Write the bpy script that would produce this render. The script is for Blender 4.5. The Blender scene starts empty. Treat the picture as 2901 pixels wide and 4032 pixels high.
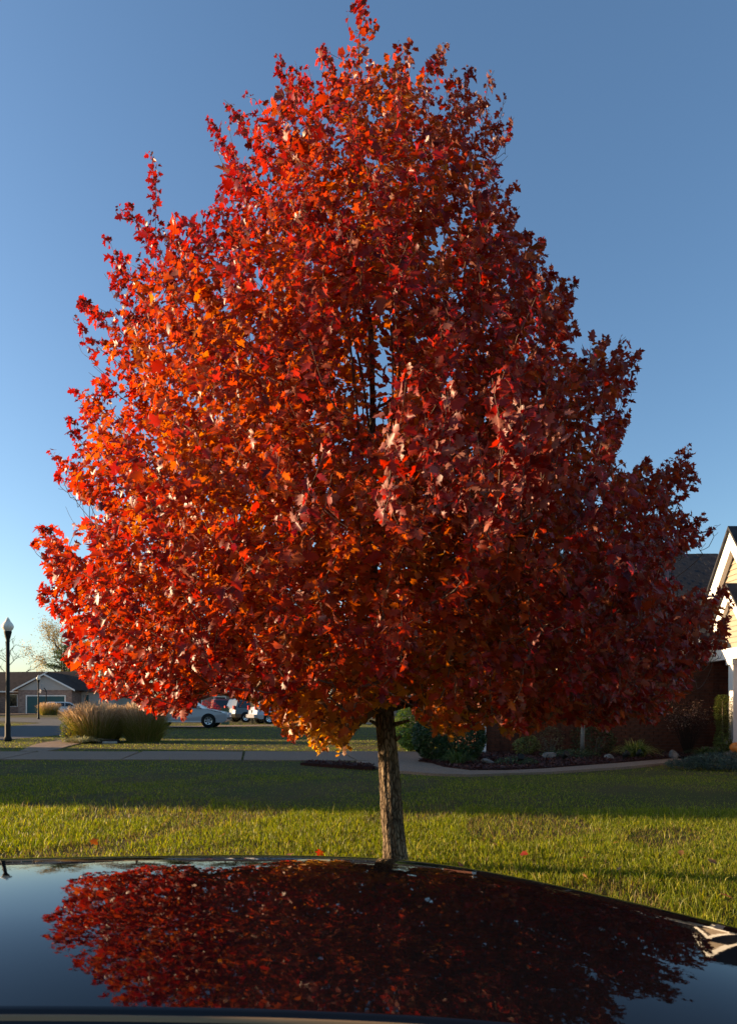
import bpy, bmesh, math, random
import numpy as np
from mathutils import Vector, Matrix, Quaternion

rng = np.random.default_rng(7)
random.seed(7)
R = math.radians
scene = bpy.context.scene
col = scene.collection

# ------------------------------------------------------------------ camera, sky, sun, exposure
EYE = 1.1
cam_d = bpy.data.cameras.new('camera')
cam_d.sensor_fit = 'VERTICAL'; cam_d.sensor_height = 36.0; cam_d.sensor_width = 25.9
cam_d.lens = 23.88
cam_d.shift_y = 0.1905
cam_d.clip_start = 0.05; cam_d.clip_end = 6000
cam_d.dof.use_dof = True; cam_d.dof.focus_distance = 4.3; cam_d.dof.aperture_fstop = 9.0
cam = bpy.data.objects.new('camera', cam_d); col.objects.link(cam)
cam.location = (0, 0, EYE); cam.rotation_euler = (R(90), 0, 0)
scene.camera = cam

SUN_EL, SUN_AZ = 11.0, 10.0          # low sun from the -X side, a little beyond the tree
to_sun = Vector((-math.cos(R(SUN_AZ)) * math.cos(R(SUN_EL)), math.sin(R(SUN_AZ)) * math.cos(R(SUN_EL)), math.sin(R(SUN_EL))))
world = bpy.data.worlds.new('World'); scene.world = world; world.use_nodes = True
wn = world.node_tree.nodes; wl = world.node_tree.links
sky = wn.new('ShaderNodeTexSky'); sky.sky_type = 'NISHITA'; sky.sun_disc = False
sky.sun_elevation = R(SUN_EL); sky.sun_rotation = math.atan2(to_sun.x, to_sun.y)
sky.air_density = 1.1; sky.dust_density = 0.9; sky.ozone_density = 3.3
bg = wn['Background']; bg.inputs['Strength'].default_value = 0.082
wl.new(sky.outputs[0], bg.inputs['Color'])
sun_d = bpy.data.lights.new('sun', 'SUN'); sun_d.energy = 5.0; sun_d.angle = R(0.53); sun_d.color = (1.0, 0.70, 0.40)
sun = bpy.data.objects.new('sun', sun_d); col.objects.link(sun)
sun.rotation_euler = (-to_sun).to_track_quat('-Z', 'Y').to_euler(); sun.location = (-20, 4, 12)
scene.view_settings.view_transform = 'Standard'; scene.view_settings.look = 'None'
scene.view_settings.gamma = 1.0; scene.view_settings.exposure = 1.62
scene.cycles.use_denoising = True
scene.cycles.max_bounces = 8; scene.cycles.transparent_max_bounces = 8
scene.cycles.sample_clamp_indirect = 6.0

# ------------------------------------------------------------------ helpers
def mat(name, color, rough=0.8, metal=0.0, var=0.0, scale=8.0, color2=None, bump=0.0, bscale=40.0, spec=0.5, coat=0.0, stretch=(1, 1, 1), detail=6.0):
    m = bpy.data.materials.new(name); m.use_nodes = True
    nt = m.node_tree; n = nt.nodes; l = nt.links
    p = n['Principled BSDF']
    p.inputs['Roughness'].default_value = rough; p.inputs['Metallic'].default_value = metal
    p.inputs['Specular IOR Level'].default_value = spec; p.inputs['Coat Weight'].default_value = coat
    c1 = (*color, 1)
    p.inputs['Base Color'].default_value = c1
    if var > 0 or color2 is not None or bump > 0:
        tc = n.new('ShaderNodeTexCoord'); mp = n.new('ShaderNodeMapping'); mp.inputs['Scale'].default_value = stretch
        l.new(tc.outputs['Object'], mp.inputs['Vector'])
    if var > 0 or color2 is not None:
        nz = n.new('ShaderNodeTexNoise'); nz.inputs['Scale'].default_value = scale; nz.inputs['Detail'].default_value = detail
        nz.inputs['Roughness'].default_value = 0.65
        l.new(mp.outputs[0], nz.inputs['Vector'])
        rp = n.new('ShaderNodeValToRGB')
        c2 = (*color2, 1) if color2 is not None else tuple([c * (1 - var) for c in color]) + (1,)
        rp.color_ramp.elements[0].position = 0.35; rp.color_ramp.elements[0].color = c2
        rp.color_ramp.elements[1].position = 0.65; rp.color_ramp.elements[1].color = c1
        l.new(nz.outputs['Fac'], rp.inputs['Fac']); l.new(rp.outputs[0], p.inputs['Base Color'])
    if bump > 0:
        nb = n.new('ShaderNodeTexNoise'); nb.inputs['Scale'].default_value = bscale; nb.inputs['Detail'].default_value = 5
        l.new(mp.outputs[0], nb.inputs['Vector'])
        b = n.new('ShaderNodeBump'); b.inputs['Strength'].default_value = bump; b.inputs['Distance'].default_value = 0.02
        l.new(nb.outputs['Fac'], b.inputs['Height']); l.new(b.outputs[0], p.inputs['Normal'])
    return m

def leafmat(name, trans=0.45, rough=0.45, under=None, under_f=0.5, spec=0.4, tsat=1.35):
    """two-sided leaf: colour attribute, paler underside, light shining through"""
    m = bpy.data.materials.new(name); m.use_nodes = True
    nt = m.node_tree; n = nt.nodes; l = nt.links
    p = n['Principled BSDF']; out = n['Material Output']
    at = n.new('ShaderNodeAttribute'); at.attribute_name = 'tint'
    p.inputs['Roughness'].default_value = rough; p.inputs['Specular IOR Level'].default_value = spec
    src = at.outputs['Color']
    if under is not None:
        g = n.new('ShaderNodeNewGeometry'); mx = n.new('ShaderNodeMix'); mx.data_type = 'RGBA'
        mu = n.new('ShaderNodeMath'); mu.operation = 'MULTIPLY'; mu.inputs[1].default_value = under_f
        l.new(g.outputs['Backfacing'], mu.inputs[0]); l.new(mu.outputs[0], mx.inputs[0])
        l.new(at.outputs['Color'], mx.inputs[6]); mx.inputs[7].default_value = (*under, 1)
        src = mx.outputs[2]
    l.new(src, p.inputs['Base Color'])
    t = n.new('ShaderNodeBsdfTranslucent')
    hs = n.new('ShaderNodeHueSaturation'); hs.inputs['Saturation'].default_value = 1.15; hs.inputs['Value'].default_value = tsat
    l.new(at.outputs['Color'], hs.inputs['Color']); l.new(hs.outputs[0], t.inputs['Color'])
    ms = n.new('ShaderNodeMixShader'); ms.inputs[0].default_value = trans
    l.new(p.outputs[0], ms.inputs[1]); l.new(t.outputs[0], ms.inputs[2]); l.new(ms.outputs[0], out.inputs['Surface'])
    return m

def tag(o, label=None, cat=None, group=None, kind=None):
    if label: o['label'] = label
    if cat: o['category'] = cat
    if group: o['group'] = group
    if kind: o['kind'] = kind
    return o

def link(name, me, m=None, parent=None, loc=None):
    o = bpy.data.objects.new(name, me); col.objects.link(o)
    if m is not None and me is not None and len(me.materials) == 0: me.materials.append(m)
    if parent is not None: o.parent = parent
    if loc is not None: o.location = loc
    return o

def empty(name, loc=(0, 0, 0), rz=0.0):
    o = bpy.data.objects.new(name, None); col.objects.link(o); o.location = loc; o.rotation_euler = (0, 0, rz)
    o.empty_display_size = 0.1
    return o

def tri_mesh(name, V, T, tint=None, smooth=False):
    """fast mesh from numpy vertex and triangle arrays"""
    V = np.asarray(V, np.float32); T = np.asarray(T, np.int32)
    me = bpy.data.meshes.new(name)
    me.vertices.add(len(V)); me.vertices.foreach_set('co', V.ravel())
    me.loops.add(T.size); me.loops.foreach_set('vertex_index', T.ravel())
    me.polygons.add(len(T)); me.polygons.foreach_set('loop_start', np.arange(0, T.size, 3, dtype=np.int32))
    if smooth: me.polygons.foreach_set('use_smooth', np.ones(len(T), bool))
    if tint is not None:
        a = me.attributes.new('tint', 'FLOAT_COLOR', 'POINT')
        c = np.ones((len(V), 4), np.float32); c[:, :3] = tint; a.data.foreach_set('color', c.ravel())
    me.update(calc_edges=True)
    return me

class MB:
    """collects shapes into one mesh"""
    def __init__(s): s.v = []; s.f = []
    def add(s, v, f):
        k = len(s.v); s.v += [tuple(p) for p in v]; s.f += [tuple(i + k for i in q) for q in f]
    def box(s, x0, x1, y0, y1, z0, z1):
        s.add([(x0, y0, z0), (x1, y0, z0), (x1, y1, z0), (x0, y1, z0), (x0, y0, z1), (x1, y0, z1), (x1, y1, z1), (x0, y1, z1)],
              [(0, 3, 2, 1), (4, 5, 6, 7), (0, 1, 5, 4), (1, 2, 6, 5), (2, 3, 7, 6), (3, 0, 4, 7)])
    def prism(s, poly, axis, a, b):
        """poly of 2-D points extruded along axis from a to b"""
        n = len(poly)
        def pt(p, t):
            return {'x': (t, p[0], p[1]), 'y': (p[0], t, p[1]), 'z': (p[0], p[1], t)}[axis]
        s.add([pt(p, a) for p in poly] + [pt(p, b) for p in poly],
              [tuple(range(n))[::-1], tuple(range(n, 2 * n))] + [(i, (i + 1) % n, n + (i + 1) % n, n + i) for i in range(n)])
    def lathe(s, prof, n=16, cx=0, cy=0, caps=True):
        k = len(prof)
        v = [(cx + r * math.cos(2 * math.pi * j / n), cy + r * math.sin(2 * math.pi * j / n), z) for r, z in prof for j in range(n)]
        f = [(i * n + j, i * n + (j + 1) % n, (i + 1) * n + (j + 1) % n, (i + 1) * n + j) for i in range(k - 1) for j in range(n)]
        if caps: f += [tuple(range(n))[::-1], tuple(range((k - 1) * n, k * n))]
        s.add(v, f)
    def tube(s, pts, rad, n=8):
        pts = [Vector(p) for p in pts]; k = len(pts)
        if not hasattr(rad, '__len__'): rad = [rad] * k
        v = []; ref = Vector((0.3, 0.9, 0.2))
        for i, p in enumerate(pts):
            d = (pts[min(i + 1, k - 1)] - pts[max(i - 1, 0)]).normalized()
            a = d.cross(ref)
            if a.length < 1e-3: a = d.cross(Vector((1, 0, 0)))
            a.normalize(); b = d.cross(a)
            v += [p + (a * math.cos(2 * math.pi * j / n) + b * math.sin(2 * math.pi * j / n)) * rad[i] for j in range(n)]
        f = [(i * n + j, i * n + (j + 1) % n, (i + 1) * n + (j + 1) % n, (i + 1) * n + j) for i in range(k - 1) for j in range(n)]
        f += [tuple(range(n))[::-1], tuple(range((k - 1) * n, k * n))]
        s.add(v, f)
    def mesh(s, name, smooth=False, bevel=0):
        me = bpy.data.meshes.new(name); me.from_pydata(s.v, [], s.f); me.update()
        bm = bmesh.new(); bm.from_mesh(me)
        bmesh.ops.recalc_face_normals(bm, faces=bm.faces)
        if bevel: bmesh.ops.bevel(bm, geom=list(bm.edges), offset=bevel, segments=2, affect='EDGES', clamp_overlap=True)
        bm.to_mesh(me); bm.free()
        if smooth: me.polygons.foreach_set('use_smooth', np.ones(len(me.polygons), bool))
        return me
    def build(s, name, m, parent=None, smooth=False, bevel=0, loc=None):
        return link(name, s.mesh(name, smooth, bevel), m, parent, loc)

def part_box(name, m, parent, x0, x1, y0, y1, z0, z1, bevel=0):
    b = MB(); b.box(x0, x1, y0, y1, z0, z1); return b.build(name, m, parent, bevel=bevel)

def inpoly(px, py, poly):
    """vectorised point in polygon"""
    px = np.asarray(px); py = np.asarray(py); c = np.zeros(px.shape, bool); n = len(poly)
    for i in range(n):
        x0, y0 = poly[i]; x1, y1 = poly[i - 1]
        if y0 == y1: continue
        c ^= ((y0 > py) != (y1 > py)) & (px < (x1 - x0) * (py - y0) / (y1 - y0) + x0)
    return c

def unit(a):
    return a / np.maximum(np.linalg.norm(a, axis=-1, keepdims=True), 1e-9)

def cards(P, N, T, S, tmplV, tmplT):
    """place a template (local x = side, y = tip, z = normal) at many points"""
    N = unit(N); T = unit(T - N * (T * N).sum(1, keepdims=True)); B = np.cross(T, N)
    V = (P[:, None, :] + S[:, None, None] * (tmplV[None, :, 0, None] * B[:, None, :] + tmplV[None, :, 1, None] * T[:, None, :] + tmplV[None, :, 2, None] * N[:, None, :]))
    k = len(tmplV)
    F = tmplT[None] + (np.arange(len(P)) * k)[:, None, None]
    return V.reshape(-1, 3), F.reshape(-1, 3)

LENS_V = np.array([(0, 0, 0), (.26, .45, .06), (0, 1, -.05), (-.26, .45, .06), (0, .45, 0)], float)
LENS_T = np.array([(0, 1, 4), (1, 2, 4), (2, 3, 4), (3, 0, 4)])
SPIKE_V = np.array([(-.10, 0, 0), (.10, 0, 0), (.07, .5, .08), (-.07, .5, .08), (0, 1, 0)], float)
SPIKE_T = np.array([(0, 1, 2), (0, 2, 3), (3, 2, 4)])

def pick(cols, n, w=None, jit=0.18):
    cols = np.array(cols, float)
    i = rng.choice(len(cols), n, p=None if w is None else np.array(w) / np.sum(w))
    return np.clip(cols[i] * (1 + jit * rng.standard_normal((n, 1))), 0.002, 1)

def rdir(n):
    return unit(rng.standard_normal((n, 3)))

def lens_mass(P, C, size, cols, w=None, up=0.4, tmpl=(LENS_V, LENS_T), jit=0.2, out=0.7):
    """leaves at points P, facing away from centre C"""
    n = len(P); O = unit(P - C)
    N = O * out + rdir(n) * 0.7 + np.array([0, 0, up]); T = O + rdir(n) * 0.9 + np.array([0, 0, up])
    S = size * rng.uniform(0.6, 1.25, n)
    V, F = cards(P, N, T, S, *tmpl)
    return V, F, np.repeat(pick(cols, n, w, jit), len(tmpl[0]), axis=0)

def blob_points(n, c, r, shell=0.6, lumps=10, lump=0.35, zmin=None):
    """points in an uneven rounded volume"""
    d = rdir(n); u = rng.uniform(0, 1, n) ** (1 / 3.0); u = shell + (1 - shell) * u
    ld = rdir(lumps); a = np.clip((d @ ld.T - 0.75) / 0.25, 0, 1).max(1)
    rad = (1 - lump * 0.5 + lump * a) * u
    P = np.array(c) + d * rad[:, None] * np.array(r)
    if zmin is not None: P = P[P[:, 2] > zmin]
    return P

# ------------------------------------------------------------------ materials
M = {}
M['lawn'] = mat('lawn_soil', (0.042, 0.05, 0.010), 0.95, color2=(0.085, 0.06, 0.022), scale=0.9, bump=0.5, bscale=60, spec=0.1, detail=10)
M['asphalt'] = mat('asphalt', (0.085, 0.085, 0.088), 0.9, color2=(0.055, 0.055, 0.058), scale=30, bump=0.3, bscale=300, spec=0.2)
M['concrete'] = mat('aggregate_concrete', (0.28, 0.19, 0.132), 0.9, color2=(0.145, 0.102, 0.074), scale=45, bump=0.4, bscale=220, spec=0.2, detail=10)
M['kerb'] = mat('kerb_concrete', (0.36, 0.34, 0.31), 0.9, color2=(0.24, 0.23, 0.21), scale=12, bump=0.3, bscale=120, spec=0.2)
M['mulch'] = mat('mulch', (0.05, 0.017, 0.013), 0.95, color2=(0.018, 0.008, 0.007), scale=28, bump=1.0, bscale=60, spec=0.1)
M['bark'] = mat('bark', (0.31, 0.235, 0.155), 0.95, color2=(0.085, 0.06, 0.042), scale=30, bump=1.0, bscale=55, spec=0.1, stretch=(1, 1, 0.22), detail=10)
def plates(m):
    nt = m.node_tree; n = nt.nodes; l = nt.links; p = n['Principled BSDF']
    tc = n.new('ShaderNodeTexCoord'); nz = n.new('ShaderNodeTexNoise'); nz.inputs['Scale'].default_value = 9; nz.inputs['Detail'].default_value = 4
    mx = n.new('ShaderNodeMix'); mx.data_type = 'VECTOR'; mx.inputs[0].default_value = 0.06
    l.new(tc.outputs['Object'], nz.inputs['Vector']); l.new(tc.outputs['Object'], mx.inputs[4]); l.new(nz.outputs['Color'], mx.inputs[5])
    mp = n.new('ShaderNodeMapping'); mp.inputs['Scale'].default_value = (52, 52, 13); l.new(mx.outputs[1], mp.inputs['Vector'])
    vo = n.new('ShaderNodeTexVoronoi'); vo.feature = 'DISTANCE_TO_EDGE'; vo.inputs['Scale'].default_value = 1.0; l.new(mp.outputs[0], vo.inputs['Vector'])
    rp = n.new('ShaderNodeValToRGB'); rp.color_ramp.elements[0].position = 0.0; rp.color_ramp.elements[0].color = (0.16, 0.14, 0.13, 1); rp.color_ramp.elements[1].position = 0.22; rp.color_ramp.elements[1].color = (1, 1, 1, 1)
    l.new(vo.outputs['Distance'], rp.inputs['Fac'])
    src = p.inputs['Base Color'].links[0].from_socket
    mu = n.new('ShaderNodeMix'); mu.data_type = 'RGBA'; mu.blend_type = 'MULTIPLY'; mu.inputs[0].default_value = 0.85
    l.new(src, mu.inputs[6]); l.new(rp.outputs[0], mu.inputs[7]); l.new(mu.outputs[2], p.inputs['Base Color'])
    b = n.new('ShaderNodeBump'); b.inputs['Strength'].default_value = 0.9; b.inputs['Distance'].default_value = 0.012
    old = p.inputs['Normal'].links[0].from_socket; l.new(old, b.inputs['Normal']); l.new(rp.outputs[0], b.inputs['Height']); l.new(b.outputs[0], p.inputs['Normal'])
plates(M['bark'])
M['twig'] = mat('twig_bark', (0.17, 0.105, 0.075), 0.85, var=0.5, scale=20, spec=0.2)
M['dark_twig'] = mat('dark_twig', (0.035, 0.02, 0.015), 0.9, var=0.4, scale=20, spec=0.1)
M['far_bark'] = mat('far_bark', (0.16, 0.12, 0.09), 0.95, var=0.4, scale=6, spec=0.1)
M['maple'] = leafmat('maple_leaf', trans=0.42, rough=0.42, under=(0.42, 0.22, 0.17), under_f=0.50, spec=0.30, tsat=2.1)
M['green_leaf'] = leafmat('green_leaf', trans=0.30, rough=0.55)
M['grass'] = leafmat('grass_blade', trans=0.45, rough=0.5, spec=0.3, tsat=1.6)
M['dry_grass'] = leafmat('ornamental_grass', trans=0.35, rough=0.7, spec=0.2)
M['brick_mortar'] = mat('mortar', (0.10, 0.075, 0.06), 0.95, var=0.3, scale=20, spec=0.1)
M['brick'] = mat('dark_brick', (0.125, 0.043, 0.024), 0.9, color2=(0.055, 0.021, 0.014), scale=3.0, bump=0.3, bscale=60, spec=0.15)
M['shingle'] = mat('dark_shingle', (0.045, 0.045, 0.05), 0.95, color2=(0.022, 0.022, 0.026), scale=3.0, bump=0.4, bscale=90, spec=0.15)
M['white'] = mat('white_paint', (0.78, 0.76, 0.72), 0.5, var=0.06, scale=3, spec=0.3)
M['siding'] = mat('tan_siding', (0.32, 0.26, 0.20), 0.55, var=0.06, scale=2, spec=0.3)
M['iron'] = mat('black_iron', (0.014, 0.015, 0.013), 0.65, var=0.4, scale=9, spec=0.2)
M['globe'] = mat('milk_glass', (0.80, 0.74, 0.62), 0.25, var=0.10, scale=9, spec=0.5)
M['tan_brick'] = mat('pale_brick', (0.36, 0.26, 0.21), 0.95, color2=(0.16, 0.11, 0.10), scale=2.2, spec=0.1, stretch=(1, 1, 3.2), bump=0.2)
M['brown_roof'] = mat('brown_shingle', (0.085, 0.062, 0.05), 0.95, color2=(0.055, 0.042, 0.036), scale=2.5, spec=0.1, bump=0.2)
M['gray_siding'] = mat('pale_siding', (0.40, 0.38, 0.36), 0.8, var=0.06, scale=2, spec=0.2)
M['teal'] = mat('teal_paint', (0.012, 0.075, 0.085), 0.55, var=0.15, scale=2)
M['glass'] = mat('dark_glass', (0.012, 0.014, 0.017), 0.05, spec=0.6, var=0.2, scale=2)
M['rubber'] = mat('tyre_rubber', (0.012, 0.012, 0.012), 0.8, var=0.3, scale=20, spec=0.2)
M['alloy'] = mat('alloy', (0.55, 0.55, 0.55), 0.3, metal=0.8, var=0.1, scale=10)
M['silver'] = mat('silver_paint', (0.27, 0.28, 0.32), 0.3, metal=0.35, coat=0.5, var=0.04, scale=3)
M['white_car'] = mat('white_car_paint', (0.72, 0.70, 0.70), 0.3, coat=0.5, var=0.04, scale=3)
M['black_car'] = mat('dark_car_paint', (0.012, 0.012, 0.014), 0.25, coat=0.6, var=0.2, scale=3)
M['red_car'] = mat('red_car_paint', (0.20, 0.015, 0.015), 0.3, coat=0.6, var=0.1, scale=3)
M['red_lens'] = mat('red_lens', (0.45, 0.015, 0.02), 0.2, var=0.2, scale=9)
M['lamp_lens'] = mat('clear_lens', (0.62, 0.62, 0.62), 0.15, var=0.15, scale=9)
M['rock'] = mat('limestone', (0.23, 0.21, 0.185), 0.95, color2=(0.11, 0.10, 0.09), scale=7, bump=0.7, bscale=18, spec=0.1)
M['pumpkin'] = mat('pumpkin_skin', (0.62, 0.20, 0.025), 0.5, color2=(0.45, 0.12, 0.02), scale=6, spec=0.4)
M['wood'] = mat('weathered_wood', (0.34, 0.25, 0.14), 0.9, var=0.4, scale=12, stretch=(1, 1, .2), spec=0.1)
M['box_green'] = mat('utility_green', (0.09, 0.13, 0.07), 0.6, var=0.15, scale=4)

# foreground paint: black clear-coated
def paint_black():
    m = bpy.data.materials.new('gloss_black_paint'); m.use_nodes = True
    n = m.node_tree.nodes; l = m.node_tree.links; p = n['Principled BSDF']
    p.inputs['Base Color'].default_value = (0.0035, 0.0035, 0.0045, 1); p.inputs['Roughness'].default_value = 0.010
    p.inputs['IOR'].default_value = 1.43
    tc = n.new('ShaderNodeTexCoord'); nz = n.new('ShaderNodeTexNoise'); nz.inputs['Scale'].default_value = 120; nz.inputs['Detail'].default_value = 2
    b = n.new('ShaderNodeBump'); b.inputs['Strength'].default_value = 0.04; b.inputs['Distance'].default_value = 0.0006
    l.new(tc.outputs['Object'], nz.inputs['Vector']); l.new(nz.outputs['Fac'], b.inputs['Height']); l.new(b.outputs[0], p.inputs['Normal'])
    return m
M['paint'] = paint_black()
M['trim'] = mat('satin_trim', (0.20, 0.135, 0.075), 0.6, spec=0.15, metal=0.0, var=0.06, scale=5)

# ------------------------------------------------------------------ ground
def gz(y):
    return np.clip((np.asarray(y, float) - 68) / 18, 0, 1) * 0.24

def ground():
    xs = np.concatenate([np.linspace(-900, -70, 12), np.linspace(-60, 60, 49), np.linspace(70, 900, 12)])
    ys = np.concatenate([np.linspace(2.62, 40, 60), np.linspace(42, 100, 30), np.array([120, 160, 240, 400, 700, 1200, 2500])])
    X, Y = np.meshgrid(xs, ys); Z = gz(Y) + 0.012 * np.sin(X * 1.3 + 0.7 * Y) * np.sin(Y * 0.9) * (Y < 13) - 0.012 * (Y < 13)
    nx, ny = len(xs), len(ys)
    i = np.arange(nx * ny).reshape(ny, nx)
    a, b, c, d = i[:-1, :-1].ravel(), i[:-1, 1:].ravel(), i[1:, 1:].ravel(), i[1:, :-1].ravel()
    T = np.concatenate([np.stack([a, b, c], 1), np.stack([a, c, d], 1)])
    o = link('ground', tri_mesh('ground', np.stack([X.ravel(), Y.ravel(), Z.ravel()], 1), T, smooth=True), M['lawn'])
    tag(o, kind='structure')
ground()

def sheet(name, poly, z, m, thick=0.0, parent=None):
    b = MB()
    if thick: b.prism(poly, 'z', z - thick, z)
    else: b.add([(x, y, z) for x, y in poly], [tuple(range(len(poly)))])
    o = b.build(name, m, parent)
    if parent is None: tag(o, kind='structure')
    return o

# the street the black car is parked on, with its kerb
sheet('street', [(-60, -30), (60, -30), (60, 2.47), (-60, 2.47)], -0.14, M['asphalt'])
kb = empty('kerb'); tag(kb, kind='structure')
for k in range(20):
    x0 = -30 + k * 3.0
    part_box('kerb_stone', M['kerb'], kb, x0 + 0.005, x0 + 2.99, 2.47, 2.63, -0.3, 0.012, bevel=0.012)
# side street running away beyond the lamp
STREET = [(-20.3, 2.63), (-12.2, 2.63), (-12.1, 22), (-11.9, 30), (-12.4, 38), (-15.5, 48), (-22, 58), (-40, 70), (-120, 74), (-120, 66), (-44, 62), (-30, 54), (-22.5, 47), (-19.5, 36)]
sheet('side_street', STREET, 0.012, M['asphalt'])
STREET2 = [(-120, 66.5), (-29, 64.5), (40, 64.5), (40, 71), (-120, 72.5)]
sheet('cross_street', STREET2, 0.022, M['asphalt'])

SLABS = []
dw = empty('driveway'); tag(dw, kind='structure')
def yf(x): return 14.0 - 0.02 * (x + 8) if x < -1 else 13.86 - 0.30 * (x + 1)
jx = [-12.0, -10.3, -7.8, -5.3, -2.8, -0.45, 1.75, 4.2]
for a, b in zip(jx[:-1], jx[1:]):
    sh = -0.22
    if a > 1: poly = [(1.765, 14.6), (4.2, 14.7), (4.2, 16.4), (1.765 - .1, 16.42)]
    else: poly = [(a - sh + .02, max(yf(a), 13.2)), (b - sh - .02, max(yf(b), 13.2)), (b + sh - .02, 16.45), (a + sh + .02, 16.6)]
    SLABS.append(poly); sheet('slab', poly, 0.025, M['concrete'], 0.1, dw)
# sidewalk along the side street
sw = empty('sidewalk'); tag(sw, kind='structure')
pts = [((-8.55, 16.66), (-7.9, 16.62)), ((-9.0, 17.9), (-8.0, 17.6)), ((-9.5, 19.2), (-8.35, 19.0)), ((-9.9, 20.7), (-8.65, 20.5)), ((-10.1, 22.2), (-8.9, 22.2)), ((-10.3, 23.8), (-9.1, 23.8)), ((-10.5, 25.5), (-9.3, 25.5))]
for p, q in zip(pts[:-1], pts[1:]):
    poly = [p[0], p[1], (q[1][0], q[1][1] - .012), (q[0][0], q[0][1] - .012)]
    SLABS.append(poly); sheet('slab', poly, 0.022, M['concrete'], 0.08, sw)
# front walk curving past the bed
wk = empty('front_walk'); tag(wk, kind='structure')
WN = [(-0.25, 13.42), (0.15, 12.2), (0.48, 11.42), (1.05, 10.92), (1.6, 10.75), (2.25, 10.98), (3.0, 11.2), (3.85, 11.75), (4.7, 12.25), (5.45, 12.85), (6.6, 13.6)]
WF = [(1.7, 14.0), (0.95, 13.35), (1.2, 12.9), (1.35, 12.1), (1.72, 11.5), (2.34, 11.5), (3.1, 11.85), (3.95, 12.45), (4.9, 13.1), (5.75, 13.75), (6.4, 14.2)]
for i in range(len(WN) - 1):
    f = .004
    poly = [WN[i], WN[i + 1], WF[i + 1], WF[i]]
    cx = sum(p[0] for p in poly) / 4; cy = sum(p[1] for p in poly) / 4
    poly = [(cx + (x - cx) * (1 - f), cy + (y - cy) * (1 - f)) for x, y in poly]
    SLABS.append(poly); sheet('slab', poly, 0.033, M['concrete'], 0.08, wk)
# neighbour's drive beside the silver car
sheet('neighbour_drive', [(-12, 35.0), (-5.5, 39.5), (3, 46), (12, 52), (12, 54.5), (2.5, 49), (-6, 42.5), (-12.4, 37.8)], 0.016, M['concrete'])
sheet('far_drive', [(-49.5, 73), (-43, 73), (-39.6, 87), (-44, 87)], 0.275, M['concrete'], 0.25)

def bed(name, poly, z, m, label=None):
    o = sheet(name, poly, z, m, 0.06)
    return o
BED = [(1.4, 12.05), (1.74, 11.52), (2.34, 11.52), (3.1, 11.87), (3.95, 12.47), (4.9, 13.12), (5.75, 13.77), (6.4, 14.22), (7.4, 14.6), (7.4, 15.6), (2.4, 15.6), (1.4, 14.5), (0.98, 13.4), (1.22, 12.9)]
bed('mulch_bed', BED, 0.05, M['mulch'])
STRIP = [(-1.1, 13.25), (-0.3, 12.75), (0.12, 12.2), (0.05, 12.0), (-0.5, 12.35), (-1.3, 12.95)]
bed('mulch_strip', STRIP, 0.04, M['mulch'])
def chips():
    lo = np.array([-1.4, 11.4]); hi = np.array([7.4, 15.6]); P = rng.uniform(lo, hi, (70000, 2))
    P = P[inpoly(P[:, 0], P[:, 1], BED) | inpoly(P[:, 0], P[:, 1], STRIP)][:22000]
    n = len(P); P = np.column_stack([P, rng.uniform(0.05, 0.075, n)])
    N = rdir(n) + np.array([0, 0, 1.2]); T = rdir(n)
    tv = np.array([(-.25, 0, 0), (.25, 0, 0), (.2, 1, .1), (-.2, 1, .1)]); tt = np.array([(0, 1, 2), (0, 2, 3)])
    V, F = cards(P, N, T, rng.uniform(.02, .055, n), tv, tt)
    C = np.repeat(pick([(.06, .018, .014), (.035, .012, .01), (.09, .032, .024)], n), 4, axis=0)
    o = link('bark_mulch_chips', tri_mesh('chips', V, F, C), M['green_leaf'])
    tag(o, 'loose red brown bark chips covering the planting bed', 'mulch', kind='stuff')
chips()

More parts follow.
